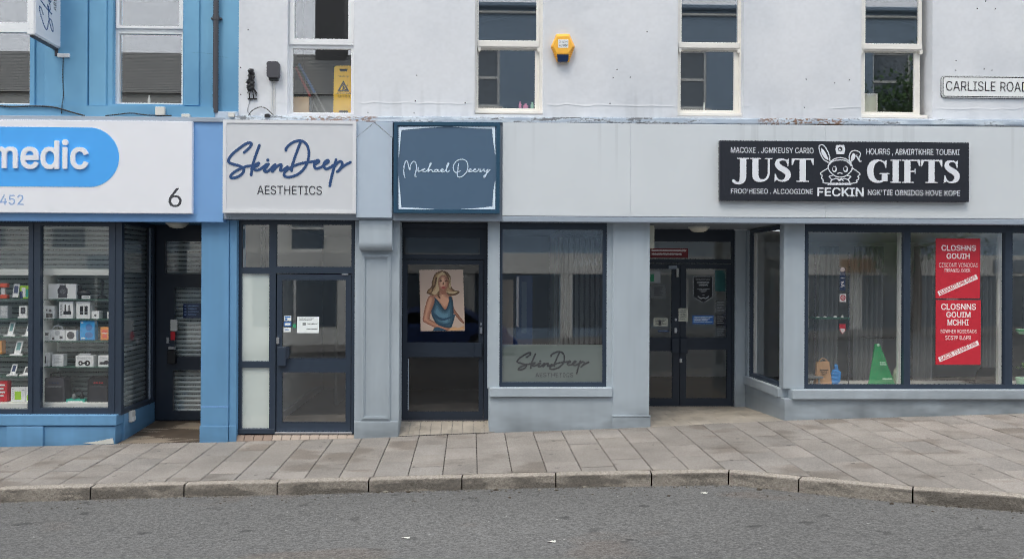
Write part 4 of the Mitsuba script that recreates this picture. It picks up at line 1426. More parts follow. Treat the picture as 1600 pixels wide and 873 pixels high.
for leafbox, up_, lo_ in (((984, 412, 1062, 634), (992, 420, 1050, 527), (992, 548, 1051, 622)), ((1063, 412, 1143, 634), (1072, 420, 1136, 527), (1072, 546, 1136, 622))):
    dk = thing_part('door', pale)
    pf = rect(*leafbox, YRr + .01).difference(rect(*up_, YRr + .01)).difference(rect(*lo_, YRr + .01))
    obj('leaf', prism(pf, YRr + .012, YRr + .066), 'navy_door', dk)
    for h in (up_, lo_):
        x0, x1, z0, z1 = R(*h, YRr + .01)
        obj('pane', sheet(x0 - .01, x1 + .01, z0 - .01, z1 + .01, YRr + .04), 'glass_door', dk)
    mx = leafbox[2] - 12 if leafbox[0] < 1000 else leafbox[0]
    obj('lock_box', pb(mx, 528, mx + 12, 552, YRr - .04, YRr + .0115, .006), 'navy_door', dk)
    mx = leafbox[2] - 6 if leafbox[0] < 1000 else leafbox[0] - 6
    if leafbox[0] > 1000:
        obj('keyhole', pb(1054.5, 497, 1057.5, 501, YRr - .01, YRr + .0115, .002), 'chrome', dk)
        obj('handle', pb(1054, 512, 1058, 520, YRr - .03, YRr + .0115, .003), 'chrome', dk)
        obj('handle', pb(1062, 560, 1066, 566, YRr - .03, YRr + .0115, .003), 'chrome', dk)
cs = thing_part('door_closer', pale)
obj('body', pb(1045, 414.5, 1058, 420, YRr - .06, YRr + .0115, .004), 'grey_trim', cs)
obj('arm', pb(1057.5, 419, 1060.5, 433, YRr - .05, YRr + .0115, .003), 'dull_white', cs)
# the porch's other side: riser, sill, window, posts
ZRS = R(1240, 608.5, 1600, 609, -.02)[3]
zg2 = zporch(XW, YRr) - .2
obj('stall_riser', B(XW + .002, XW + .25, .251, YRr + .1, zg2, ZRS - .13, .005), 'grey_paint', pale)
obj('sill', B(XW - .04, XW + .25, .152, YRr - .001, ZRS - .128, ZRS, .008), 'grey_paint', pale)
cpx = R(1232, 400, 1256, 600, YG - .02)
obj('corner_post', B(XW, cpx[1], .05, .22, ZRS + .002, ZPT, .006), 'grey_paint', pale)
obj('end_post', B(XW + .002, XW + .15, YRr - .16, YRr + .08, ZRS + .002, ZPT, .006), 'grey_paint', pale)
obj('door_post', B(dx1 + .002, XW + .0, YRr - .05, YRr + .08, zg2, ZPT, .006), 'grey_paint', pale)
sw2 = thing_part('shop_window', pale)
pf = sbox(.2205, ZRS, YRr - .161, ZPT - .01).difference(sbox(.27, ZRS + .06, YRr - .23, ZPT - .06))
obj('frame', sideprism(pf, XW + .02, XW + .10), 'navy_frame', sw2)
obj('pane', trimesh.Trimesh([(XW + .06, .24, ZRS + .04), (XW + .06, YRr - .2, ZRS + .04), (XW + .06, YRr - .2, ZPT - .04), (XW + .06, .24, ZPT - .04)], [(0, 1, 2), (0, 2, 3)], process=False), 'glass_door', sw2)
obj('seal', B(XW + .062, XW + .11, YRr - .26, YRr - .232, ZRS + .06, ZPT - .06, .002), 'fabric_white', sw2)
# front windows of the gift shop
gw = thing_part('shop_window', pale)
o_ = R(1257.5, 352, 1640, 607.5, YG - .03)
mult = [(1263, 363, 1412.5, 600.5), (1422.5, 363, 1570.5, 600.5), (1582, 363, 1735, 600.5), (1745, 363, 1900, 600.5)]
zlo, zhi = R(1263, 363, 1600, 600.5, YG - .03)[2:]
XE = R(1745, 363, 1905, 600.5, YG - .03)[1]
pf = sbox(o_[0], ZRS + .003, XE + .06, ZPT)
for h in mult:
    a, b, _, _ = R(*h, YG - .03)
    pf = pf.difference(sbox(a, zlo, b, zhi))
obj('frame', prism(pf, YG - .03, YG + .05), 'navy_frame', gw)
for h in mult:
    a, b, _, _ = R(*h, YG - .03)
    obj('pane', sheet(a - .01, b + .01, zlo - .01, zhi + .01, YG + .01), 'glass_clear', gw)
x0 = P(1238, 615, -.04)[0]
zz0, zz1 = R(1240, 608.5, 1600, 624.5, -.04)[2:]
obj('sill', B(x0, XE + .3, -.06, .15, ZRS - .128, ZRS, .008), 'grey_paint', pale)
x0 = P(1241, 640, 0)[0]
obj('stall_riser', B(XW + .0, XE + .3, .0, .25, zpav(XW, 0) - .1, ZRS - .1285, .006), 'grey_paint', pale)
obj('end_wall', B(XE + .065, XR, .0, .35, -.5, ZPT, .004), 'grey_paint', pale)

# ------------------------------------------------------------------ insides
zfl = P(480, 672, YC)[2]
# phone shop: everything behind the shutter is dark
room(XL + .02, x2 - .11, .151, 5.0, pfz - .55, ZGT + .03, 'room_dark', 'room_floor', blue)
# clinic hallway
hx0, hx1 = P(377, 500, YC + .1)[0], P(551, 500, YC)[0]
obj('hall_wall', quad((P(421, 500, .2)[0], .19, zfl), (P(421, 500, .2)[0], 4.6, zfl), (P(421, 500, .2)[0], 4.6, ZS), (P(421, 500, .2)[0], .19, ZS)), 'hall_wall', pale)
xh = P(421, 500, .2)[0]
obj('skirting', B(xh + .002, xh + .025, .2, 4.5, zfl, zfl + .12, .004), 'white_upvc', pale)
obj('skirting', B(xh + .002, xh + .03, .2, 4.5, zfl + .62, zfl + .66, .004), 'white_upvc', pale)
obj('hall_wall', quad((hx1, .19, zfl), (hx1, 4.6, zfl), (hx1, 4.6, ZS), (hx1, .19, ZS)), 'room_wall', pale)
obj('hall_wall', quad((hx0, 4.6, zfl), (hx1, 4.6, zfl), (hx1, 4.6, ZS), (hx0, 4.6, ZS)), 'room_wall', pale)
obj('hall_floor', quad((hx0, .18, zfl), (hx1, .18, zfl), (hx1, 4.6, zfl), (hx0, 4.6, zfl)), 'hall_floor', pale)
obj('hall_ceiling', quad((hx0, .18, ZS), (hx1, .18, ZS), (hx1, 4.6, ZS), (hx0, 4.6, ZS)), 'room_wall', pale)
obj('hall_door', B(xh + .55, xh + .6, 2.4, 3.3, zfl, zfl + 2.0, .01), 'notice_grey', pale)
# poster shop and its window
xa, xb = hx1 + .05, XP - .251
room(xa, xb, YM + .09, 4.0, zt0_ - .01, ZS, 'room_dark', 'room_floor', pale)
# gift shop
room(XP - 1.0, XE + .2, YRr + .1, 6.0, zporch(XP, YRr), ZS, 'hall_wall', 'room_floor', pale)
obj('window_bed', B(XW + .26, XE + .2, .16, 1.2, ZRS - .06, ZRS - .012, .004), 'shelf_white', pale)
wa = R(785, 538, 942, 597, .2)
obj('window_bed', B(wa[0] - .1, wa[1] + .1, .16, .55, wa[2] - .1, wa[2] - .06, .004), 'shelf_white', pale)
# ------------------------------------------------------------------ porch lamps (unlit)


def porch_lamp(px, py, Y, w, label):
    k_ = thing('porch_light', label, 'light', 'round ceiling lights in the porches')
    c = P(px, py, Y)
    c = np.array([c[0], Y, ZS + .011])
    obj('base', lathe([(0, -.028), (w * .5, -.028), (w * .52, -.015), (w * .52, -.0005), (0, -.0005)], c, 'z', 28), 'dull_white', k_, smooth=40)
    obj('diffuser', lathe([(0, -.085), (w * .2, -.08), (w * .34, -.066), (w * .42, -.045), (w * .44, -.0285), (0, -.0285)], c, 'z', 28), 'opal', k_, smooth=50)
    return k_


porch_lamp(277, 358, .75, .30, 'round cream ceiling light over the phone shop porch')
porch_lamp(1092, 364, 1.0, .30, 'round cream ceiling light over the gift shop porch')
cr = pb(1012.5, 352, 1022.5, 388, .30, .42, .006)
obj('alarm_casing', cr, 'notice_cream', label='narrow cream casing high on the grey pillar beside the porch', cat='casing')
so = thing('wall_socket', 'white socket box low on the blue porch wall', 'socket')
c = P(209, 650, .42)
obj('box', B(XC - .003, XC + .045, .36, .50, c[2] - .075, c[2] + .075, .008), 'dull_white', so)
obj('cover', B(XC + .0455, XC + .055, .375, .485, c[2] - .06, c[2] - .003, .004), 'sign_white', so)

mat('shutter_groove_shade', (44, 52, 54), 0.6, two=True)  # shade between the slats, put into a dark colour
# ------------------------------------------------------------------ roller shutters in the phone shop


def shutter(name, a, b, z0, z1, label):
    """a curtain of curved steel slats between two points seen from above"""
    a, b = np.array(a, float), np.array(b, float)
    t = (b - a) / np.linalg.norm(b - a)
    nn = np.array([t[1], -t[0]])
    prof, pitch = [], .069
    k_ = int((z1 - z0) / pitch)
    for i in range(k_):
        for u, d in ((0.0, -.004), (.10, -.004), (.14, .012), (.35, .024), (.6, .028), (.82, .022), (.96, .008)):
            prof.append((z0 + (i + u) * pitch, d))
    V, Fc = [], []
    for z, d in prof:
        for e in (a, b):
            V.append((e[0] + nn[0] * d, e[1] + nn[1] * d, z))
    for i in range(len(prof) - 1):
        c_ = 2 * i
        Fc += [(c_, c_ + 1, c_ + 3), (c_, c_ + 3, c_ + 2)]
    th = thing(name, label, 'shutter', 'roller shutters behind the phone shop glass')
    obj('slats', trimesh.Trimesh(V, Fc, process=False), 'shutter', th, kind='stuff')
    lo = (a + b) / 2
    V, Fc = [], []
    for i in range(k_):
        for u in (-.06, .11):
            for e in (a, b):
                V.append((e[0] + nn[0] * (.004 if u > 0 else .009), e[1] + nn[1] * (.004 if u > 0 else .009), z0 + (i + u) * pitch))
        c_ = 4 * i
        Fc += [(c_, c_ + 1, c_ + 3), (c_, c_ + 3, c_ + 2)]
    obj('groove_shade', trimesh.Trimesh(V, Fc, process=False), 'shutter_groove_shade', th, kind='stuff')  # dark strips added along the grooves so the slat lines look shaded
    obj('bottom_bar', tube([(a[0] + nn[0] * .01, a[1] + nn[1] * .01, z0 + .0), (b[0] + nn[0] * .01, b[1] + nn[1] * .01, z0 + .0)], .02, 8, False), 'plastic_dark_grey', th)
    return th


SHZ = ZS - .07
shutter('roller_shutter', (XL + .1, .80), (XC - .35, .80), pfz + .02, SHZ + .05, 'closed grey roller shutter behind the phone shop display shelves')
shutter('roller_shutter', (XC - .16, .30), (XC - .16, YL - .02), ZSILL - .05, SHZ + .05, 'closed grey roller shutter behind the side window of the phone shop porch')
shutter('roller_shutter', (XC + .05, YL + .16), (x2 - .12, YL + .16), pfz + .02, ZGT + .02, 'closed grey roller shutter behind the phone shop door')

# ------------------------------------------------------------------ phone shop displays
YD = .34


def shelves(label, px0, px1, ys, ybase, side_px=None):
    k_ = thing('display_shelves', label, 'shelf', 'display shelves in the phone shop window')
    x0, x1, z0, z1 = R(px0, 420, px1, 430, YD - .06)
    obj('header', B(x0, x1, YD - .06, .72, z0, z1, .003), 'shelf_white', k_)
    b = R(px0, 629, px1, 639, YD - .08)
    obj('base', B(x0, x1, YD - .10, .74, b[2] - .03, b[3], .004), 'shelf_white', k_)
    if side_px:
        s = R(side_px[0], 430, side_px[1], 629, YD - .06)
        obj('side_panel', B(s[0], s[1], YD - .06, .72, b[3] + .001, z0 - .001, .003), 'shelf_white', k_)
    for y in ys:
        z = P((px0 + px1) / 2, y, YD - .03)[2]
        obj('glass_shelf', B(x0, x1, YD - .03, .70, z - .011, z, .001), mats_shelf, k_)
    return k_


mats_shelf = mat('shelf_glass', (70, 104, 92), 0.15)
shelves('tall display shelves with boxes and two speakers in the second phone shop window', 62, 172, (467.5, 498.5, 533, 573), 631, (62, 67))
shelves('display shelves with phones on stands in the leftmost shop window', -60, 46, (467, 498, 526, 556, 588), 629)
G = 'goods on the phone shop shelves'


def carton(px, m, label, name='carton', marks=(), depth=.12, cat='box'):
    k_ = thing(name, label, cat, G)
    x0, x1, z0, z1 = R(*px, YD)
    obj('body', B(x0, x1, YD, YD + depth, z0 + .001, z1, .003), m, k_)
    for i, (nm_, shp, mm) in enumerate(marks):
        obj(nm_, prism(shp, YD - .0022, YD - .0003), mm, k_)
    return k_


def rp(*a):
    return rect(*a, YD)


def disc(px, py, r, sq=1.0):
    c_ = P(px, py, YD)
    return affinity.scale(Point(c_[0], c_[2]).buffer(r / 114, quad_segs=8), 1, sq)


# second bay
carton((75.5, 443.5, 119, 467), 'carton_white', 'wide white box with a large dark watch printed on it', marks=[('watch_print', disc(98, 455, 8).union(rp(93, 445, 103, 450)).union(rp(91, 460, 105, 465)), 'plastic_dark_grey'), ('watch_dial', disc(98, 455, 4.5), 'notice_grey')], depth=.08)
k_ = thing('video_doorbell', 'black gadget lying behind a small white tag on the top shelf', 'gadget', G)
obj('body', [ellipsoid(P(131, 458, YD + .06), (.10, .05, .05), 2)], 'plastic_black', k_, smooth=True)
obj('stand', pb(119.8, 446, 126, 467, YD + .05, YD + .1, .004), 'plastic_black', k_)
carton((127.5, 461.5, 141, 466.8), 'carton_white', 'small white price tag on the top shelf', 'price_tag', [('print', rp(129, 463, 139, 464.2), 'notice_grey')], .01, 'tag')
k_ = thing('camera_stand', 'black slim camera on a round foot at the end of the top shelf', 'camera', G)
c = P(160, 466, YD + .07)
obj('foot', lathe([(0, 0), (.06, 0), (.055, .03), (.02, .045), (0, .05)], c, 'z', 20), 'plastic_black', k_, smooth=40)
obj('stem', tube([c + [0, 0, .02], c + [0, 0, .2]], .014, 8, False), 'plastic_black', k_, smooth=40)
obj('head', ellipsoid(c + [0, 0, .22], (.022, .03, .035), 2), 'plastic_black', k_, smooth=True)
bars = lambda x0, y0, x1, y1, n: unary_union([rp(x0, y0 + (y1 - y0) * i / n, x1 - (x1 - x0) * .3 * (i % 2), y0 + (y1 - y0) * (i + .45) / n) for i in range(n)])
carton((68.5, 478, 85, 497.8), 'carton_white', 'white box with two small black earbuds printed, first on the second shelf', marks=[('print', disc(78.5, 485, 2.2).union(disc(73, 484.5, 1.4)), 'plastic_dark_grey'), ('print', rp(72, 489.5, 82, 496), 'plastic_black')])
carton((92, 471, 114, 497.8), 'carton_white', 'white box with printed cables on the second shelf', marks=[('print', rp(101, 476, 103, 488).union(rp(107, 477, 109, 488)).union(rp(99, 486, 111, 491)), 'plastic_black'), ('text_block', bars(94, 475, 98, 494, 8), 'notice_grey')])
carton((119, 471, 140.5, 498), 'carton_white', 'white box with two printed black speakers on the second shelf', marks=[('print', rp(125, 478, 130, 491).union(rp(132, 478, 137, 491)), 'plastic_black'), ('text_block', bars(121, 473, 132, 476, 2).union(rp(124, 487, 138, 488)), 'carton_grey')], depth=.16)
carton((143, 486, 155, 498), 'carton_white', 'little white box with a grey dot on the second shelf', marks=[('print', disc(149, 492.5, 1.8), 'plastic_dark_grey')])
carton((167.5, 487, 174, 498), 'carton_white', 'white box half hidden at the end of the second shelf')
carton((68, 516, 78.5, 532.3), 'carton_white', 'small white box with dark square window on the third shelf', marks=[('print', rp(70.5, 519.5, 76, 524), 'plastic_dark_grey'), ('text_block', bars(70, 526, 77, 531, 3), 'carton_grey')])
k_ = carton((79.3, 515.5, 101, 532.4), 'carton_white', 'white carry box with arched handle on the third shelf', 'carry_box', [('print', rp(81.5, 526.5, 85, 530.5).union(rp(93, 525, 98, 529)), 'plastic_dark_grey'), ('picture', disc(90, 520, 4), 'carton_grey')])
hp = [P(*q_, YD + .06) for q_ in ((82, 517), (83.5, 511), (88, 508.8), (92, 508.8), (97, 511), (98.5, 517))]
obj('handle', tube(hp, .012, 8), 'carton_grey', k_, smooth=True)
carton((102.3, 516, 119, 532.4), 'carton_white', 'white box with round brown speaker printed on the third shelf', marks=[('print', disc(110.5, 523.5, 5.8), 'mud_brown' if 'mud_brown' in scene else 'plastic_dark_grey'), ('print', disc(110.5, 523.5, 2.2), 'plastic_black')])
carton((125, 501, 148, 531.2), 'carton_blue', 'tall bright blue box on the third shelf', marks=[('print', disc(139, 511, 5, 1.1).union(disc(139, 523, 6, .8)), 'pole_blue'), ('text_block', rp(126.5, 503, 130, 504.5).union(rp(126.5, 527, 133, 529)), 'carton_white')])
carton((157, 511, 173, 531.2), 'carton_orange', 'orange box at the right end of the third shelf', marks=[('print', rp(159, 515, 168, 519).union(rp(160, 522, 167, 528)), 'coral'), ('text_block', rp(159, 520, 168, 521), 'carton_white')])
carton((64.5, 551, 77, 572), 'carton_white', 'narrow white box with dark slot, first on the fourth shelf', marks=[('print', rp(66.5, 556, 72, 567), 'plastic_dark_grey'), ('print', rp(68, 558, 71, 565), 'screen_green')])
carton((81, 553.5, 99, 572.3), 'carton_white', 'plain white box with faint grey lines on the fourth shelf', marks=[('text_block', bars(84, 556, 96, 569, 6), 'carton_grey')])
k_ = carton((118, 555.5, 146, 573), 'carton_white', 'white box with two printed black rings and a rounded top on the fourth shelf', 'carton', [('print', disc(126, 567, 3.6).difference(disc(126, 567, 1.6)).union(disc(136.5, 567, 4.3).difference(disc(136.5, 567, 2))).union(rp(127, 566, 136, 568)), 'plastic_black'), ('text_block', bars(120, 558, 142, 561, 2), 'carton_grey')], .15)
obj('hanger', prism(rect(124, 553, 140, 556, YD + .02).buffer(.008), YD + .02, YD + .06), 'carton_grey', k_)
k_ = carton((153, 555.5, 176, 573), 'carton_white', 'white box with printed camera at the end of the fourth shelf', marks=[('print', disc(166, 566, 3.4).union(rp(155.5, 565, 164, 569)), 'plastic_dark_grey'), ('text_block', rp(156, 558, 168, 559), 'carton_grey')])
for bx_, lab, hh in (((67, 590, 101, 631), 'dark grey box speaker with carrying handle and blue buttons on the window floor', True), ((136, 590, 171, 631), 'black box speaker with tiny red lights on the window floor', False)):
    k_ = thing('box_speaker', lab, 'speaker', G)
    x0, x1, z0, z1 = R(*bx_, YD)
    xm_ = (x0 + x1) / 2
    body = Polygon([(x0, z0), (x1, z0), (x1 - .01, z1 - .03), (x1 - .035, z1), (x0 + .035, z1), (x0 + .01, z1 - .03)]).buffer(-.012).buffer(.012)
    obj('body', prism(body, YD, YD + .22), 'plastic_dark_grey' if hh else 'plastic_black', k_)
    obj('grille', prism(sbox(x0 + .03, z0 + .03, x1 - .03, z1 - .11).buffer(-.01).buffer(.01), YD - .006, YD - .0003), 'speaker_cloth', k_)
    obj('rail', B(x0 + .035, x1 - .035, YD - .010, YD - .0065, z1 - .125, z1 - .112, .001), 'notice_grey' if hh else 'plastic_dark_grey', k_)
    for i in range(4):
        obj('button', B(xm_ - .06 + i * .035, xm_ - .04 + i * .035, YD - .005, YD - .0003, z1 - .075, z1 - .060, .001), 'screen_blue' if hh else 'carton_red', k_)
    obj('handle', tube([(xm_ - .07, YD + .06, z1 - .005), (xm_ - .065, YD + .06, z1 + .045), (xm_ - .04, YD + .06, z1 + .06), (xm_ + .04, YD + .06, z1 + .06), (xm_ + .065, YD + .06, z1 + .045), (xm_ + .07, YD + .06, z1 - .005)], .012, 8, False) if hh else B(xm_ - .1, xm_ + .1, YD + .04, YD + .09, z1 - .002, z1 + .025, .01), 'plastic_black', k_)
carton((103, 623.5, 132, 631), 'carton_teal', 'flat teal box under the headphones on the window floor', marks=[('text_block', rp(106, 626, 129, 628), 'carton_white')])
k_ = thing('headphones', 'black headphones resting on the flat teal box', 'headphones', G)
c = P(122, 615, YD + .05)
obj('headband', tube([c + [math.cos(a) * .055, 0, math.sin(a) * .06] for a in np.linspace(-.4, math.pi * .9, 9)], .010, 8), 'plastic_black', k_, smooth=True)
obj('ear_cup', ellipsoid(c + [.055, -.01, -.035], (.028, .03, .042), 2), 'plastic_black', k_, smooth=True)
obj('ear_cup', ellipsoid(c + [-.05, -.01, -.035], (.028, .03, .042), 2), 'notice_grey', k_, smooth=True)


def phone(px, label, screen='screen_green', stand=True):
    """a handset leaning on its white stand"""
    k_ = thing('phone', label, 'phone', G)
    x0, x1, z0, z1 = R(*px, YD)
    w_ = x1 - x0
    lean = .05
    bd = sbox(x0 + w_ * (.3 if stand else 0), z0 + .02, x1, z1).buffer(-.006).buffer(.006)

    def tilt_(m_):
        v_ = np.array(m_.vertices)
        v_[:, 1] += (v_[:, 2] - z0) / max(z1 - z0, .01) * lean
        if stand:
            v_[:, 0] += (v_[:, 2] - z0) * .12
        return trimesh.Trimesh(v_, m_.faces, process=False)
    obj('case', tilt_(prism(bd, YD, YD + .012)), 'carton_white', k_)
    obj('screen', tilt_(prism(sbox(bd.bounds[0] + w_ * .14, z0 + (z1 - z0) * .38, bd.bounds[2] - w_ * .14, z1 - (z1 - z0) * .12), YD - .0022, YD - .0003)), screen, k_)
    if stand:
        obj('stand', B(x0, x1 + .02, YD - .03, YD + .06, z0 + .001, z0 + .022, .003), 'carton_white', k_)
        obj('price_card', B(x1 + .018, x1 + .05, YD - .03, YD - .026, z0 + .001, z0 + .035, .0005), 'sign_white', k_)
    return k_


# first bay
k_ = thing('toy_dumbbell', 'coral orange hourglass shaped gadget on the top shelf of the leftmost window', 'gadget', G)
for a, b in ((442.5, 449), (460.5, 466.5)):
    obj('plate', pb(-2, a, 10.5, b, YD, YD + .08, .006), 'coral', k_)
obj('bar', pb(1.5, 449.2, 7.5, 460.3, YD + .02, YD + .06, .004), 'carton_white', k_)
phone((19, 443.5, 28, 466.6), 'upright white phone with dark blue screen on the top shelf', 'screen_blue', False)
carton((31, 446.5, 45, 466.6), 'carton_lime', 'lime and blue box with a phone printed on it', marks=[('print', rp(34, 449, 40, 464), 'carton_white'), ('print', rp(31.3, 455, 36, 466), 'screen_blue'), ('print', rp(40.5, 452, 44, 464), 'carton_teal')])
carton((0, 477.5, 12, 497.5), 'carton_grey', 'pale grey box on the second shelf of the leftmost window', marks=[('text_block', bars(2, 480, 11, 494, 7), 'carton_white')])
carton((29.5, 478, 42, 494), 'carton_white', 'white box with dark square watch in the leftmost window', marks=[('print', rp(32.5, 480, 39.5, 490), 'plastic_dark_grey'), ('print', disc(36, 485, 2), 'notice_grey')])
obj('display_tray', pb(27.5, 494.3, 43, 497.5, YD - .03, YD + .1, .004), 'carton_white', label='small white tray under the watch box in the leftmost window', cat='tray', group=G)
phone((7, 503, 19, 525.5), 'white phone on stand, third shelf of the leftmost window')
phone((35.5, 503, 46, 525.5), 'white phone beside the mullion, third shelf of the leftmost window', 'screen_blue')
carton((-4, 532, 2.5, 553), 'carton_orange', 'orange box cut by the edge of the photo')
phone((16.5, 532.5, 31, 555.5), 'white phone with wide base on the fourth shelf of the leftmost window')
phone((11, 569, 23, 587), 'white phone with blue screen on the fifth shelf of the leftmost window', 'screen_blue')
phone((31.5, 573, 44, 587), 'short wide white phone on the fifth shelf of the leftmost window', 'plastic_dark_grey')
carton((-6, 595, 11, 627), 'carton_red', 'red box on the floor of the leftmost window', marks=[('print', bars(0, 600, 8, 622, 4), 'carton_white')])
carton((17, 605, 40, 627.3), 'carton_white', 'white box with lime green square on the floor of the leftmost window', marks=[('print', rp(23, 611, 33, 624), 'carton_lime'), ('text_block', bars(18.5, 607, 22, 624, 6).union(rp(34, 608, 38, 610)), 'carton_grey')])
carton((40.6, 604, 50, 627.3), 'carton_white', 'second white and lime box against the mullion', marks=[('print', rp(42, 617, 46, 625), 'carton_lime')])
# papers in the phone shop porch
c0, c1 = P(198, 500, .35), P(214, 536, .6)
k_ = obj('notice', B(XC - .115, XC - .112, .42, .80, P(210, 536, .6)[2], P(210, 500, .6)[2], .0005), 'notice_grey', label='pale paper hung inside the side window of the phone shop porch', cat='notice')
k_ = thing('wall_keypad', 'cream keypad with red tag on the phone shop door frame', 'keypad')
obj('body', pb(266, 499, 277, 517, YL - .03, YL - .001, .004), 'dull_white', k_)
obj('tag', pb(266.5, 518, 273.5, 531, YL - .012, YL - .003, .002), 'carton_red', k_)
k_ = thing('opening_sign', 'dark blue opening hours sign inside the phone shop door', 'sign')
obj('plate', pb(286, 474, 315, 497, YL + .05, YL + .055, .001), 'screen_blue', k_)
obj('lettering', [prism(unary_union([rect(288, 477 + i * 4.5, 291, 478.6 + i * 4.5, YL + .0495), rect(294, 477 + i * 4.5, 310 - 3 * (i % 2), 478.3 + i * 4.5, YL + .0495)]), YL + .0485, YL + .0498) for i in range(4)], 'pale_blue_print', k_, kind='stuff')

# ------------------------------------------------------------------ stickers and papers on the clinic door
ys_ = YC + .036


def notice(px, Y, m, label, lines=(), ink='notice_grey', cat='notice', name='notice', group=None):
    k_ = thing(name, label, cat, group)
    obj('sheet', pb(*px, Y - .0015, Y, .0004), m, k_)
    if lines:
        obj('print', [prism(rect(*l_, Y - .0016), Y - .0022, Y - .00155) for l_ in lines], ink, k_, kind='stuff')
    return k_


row = lambda x0, x1, y0, y1, n, f=.45: [(x0, y0 + (y1 - y0) * i / n, x1 - (x1 - x0) * .25 * ((i * 7) % 3) / 2, y0 + (y1 - y0) * (i + f) / n) for i in range(n)]
notice((464, 494.5, 498.5, 520), ys_, 'notice_paper', 'large white paper notice taped inside the clinic door glass', row(467, 490, 497, 501, 2) + [(473, 504, 478, 508)] + row(480, 496, 505, 508, 1) + row(479, 496, 513, 516, 1), 'notice_grey')
notice((444, 493, 455, 501), ys_, 'notice_paper', 'topmost of three small stickers, white with blue edge, on the clinic door', [(445, 494, 454, 496), (445.5, 497, 449, 500)], 'notice_blue', 'sticker', 'sticker', 'three small stickers on the clinic door')
notice((443.5, 502.5, 455, 509.5), ys_, 'notice_blue', 'middle of three small stickers, mostly blue, on the clinic door', [(445, 504.5, 453.5, 508)], 'notice_paper', 'sticker', 'sticker', 'three small stickers on the clinic door')
notice((443, 511.5, 454.5, 518.5), ys_, 'notice_paper', 'lowest of three small stickers, white, on the clinic door', [(445, 514, 452, 515.5)], 'notice_blue', 'sticker', 'sticker', 'three small stickers on the clinic door')
notice((457.5, 506, 462.5, 512), ys_, 'notice_green', 'tiny green square sticker beside the white paper notice', (), cat='sticker', name='sticker')

# ------------------------------------------------------------------ poster of a woman in the second door
YP = YM + .036
po = thing('poster', 'beauty poster of a blond woman in a teal dress inside the door', 'poster')
obj('sheet', prism(Polygon(pts([(655.2, 421.5), (723.5, 421), (726.5, 516.5), (657.3, 517)], YP)), YP - .002, YP), 'poster_ground', po)
u = lambda x, y: tuple(P(620 + x / 6.236, 400 + y / 6.236, YP)[[0, 2]])
_layer = [0]
sheet_clip = Polygon(pts([(655.8, 422), (723, 421.6), (725.8, 516.2), (657.8, 516.6)], YP))


def flat(nm_, polys, m, smooth_=True):
    _layer[0] += 1
    s = unary_union([Polygon([u(*p) for p in (spline(list(q_) + [q_[0]], 6) if smooth_ else q_)]).buffer(0) for q_ in polys]).intersection(sheet_clip)
    y = YP - .002 - .0001 * _layer[0]
    obj(nm_, prism(s, y, y + .00009), m, po)


_mixn = [0]


def flat3(nm_, poly, a, b, inset=7):
    """printed tone running from the rim's colour to the middle's in four steps"""
    p0 = Polygon(spline(list(poly) + [poly[0]], 6)).buffer(0)
    for i_ in range(4):
        q_ = p0.buffer(-inset * i_)
        q_ = affinity.translate(q_, -2.0 * i_, -1.5 * i_)
        if q_.is_empty:
            continue
        _mixn[0] += 1
        _layer[0] += 1
        key = mat(f'print_tone_{_mixn[0]}', [float(v_) for v_ in lin(*(np.array(a) * (1 - i_ / 3) + np.array(b) * (i_ / 3)))], .5, raw=True)
        y = YP - .002 - .0001 * _layer[0]
        s = unary_union([Polygon([u(*c_) for c_ in g_.exterior.coords]).buffer(0) for g_ in getattr(q_, 'geoms', [q_])]).intersection(sheet_clip.intersection(unary_union([Polygon([u(*c_) for c_ in g_.exterior.coords]).buffer(0) for g_ in getattr(p0, 'geoms', [p0])])))
        obj(nm_, prism(s, y, y + .00009), key, po)


flat3('hair_back', [(440, 138), (375, 170), (345, 240), (335, 300), (300, 330), (295, 365), (335, 380), (380, 440), (420, 410), (420, 360), (480, 360), (510, 385), (580, 378), (612, 345), (560, 330), (530, 290), (525, 210), (495, 160)], (92, 68, 48), (166, 134, 98), 9)
flat3('arm', [(360, 385), (320, 385), (290, 440), (262, 560), (255, 630), (290, 655), (430, 720), (500, 725), (515, 700), (460, 685), (335, 620), (322, 590), (350, 500), (370, 430)], (138, 92, 74), (190, 142, 118), 8)
flat3('arm', [(530, 400), (548, 440), (555, 500), (600, 570), (655, 640), (655, 660), (610, 625), (550, 545), (530, 480)], (120, 80, 64), (164, 116, 94), 6)
flat3('chest', [(415, 330), (480, 330), (490, 370), (540, 400), (540, 470), (470, 530), (400, 470), (355, 430), (360, 380), (410, 375)], (150, 104, 84), (200, 152, 126), 12)
flat3('dress', [(362, 395), (395, 425), (430, 470), (474, 520), (508, 440), (505, 400), (535, 400), (550, 470), (555, 570), (562, 600), (535, 690), (520, 700), (440, 685), (375, 645), (335, 550), (350, 500), (368, 440)], (36, 62, 78), (84, 122, 142), 16)
flat('dress', [[(362, 700), (400, 690), (480, 720), (470, 732), (362, 732)], [(345, 545), (450, 605), (560, 570), (562, 585), (450, 628), (360, 590)], [(370, 640), (450, 660), (545, 640), (530, 655), (450, 678)]], 'dress_dark')
flat3('face', [(400, 260), (410, 210), (450, 185), (490, 205), (502, 260), (492, 310), (460, 342), (425, 325), (405, 300)], (146, 100, 80), (206, 160, 134), 10)
flat('face_shade', [[(425, 338), (470, 340), (480, 365), (440, 372)]], 'skin_shade')
flat('hair_light', [[(445, 150), (400, 190), (388, 260), (370, 330), (335, 350), (372, 375), (410, 330), (402, 240), (430, 190), (470, 180)], [(480, 340), (530, 345), (590, 345), (560, 365), (500, 360)], [(470, 165), (505, 215), (510, 290), (525, 310), (518, 220)]], 'hair_light')
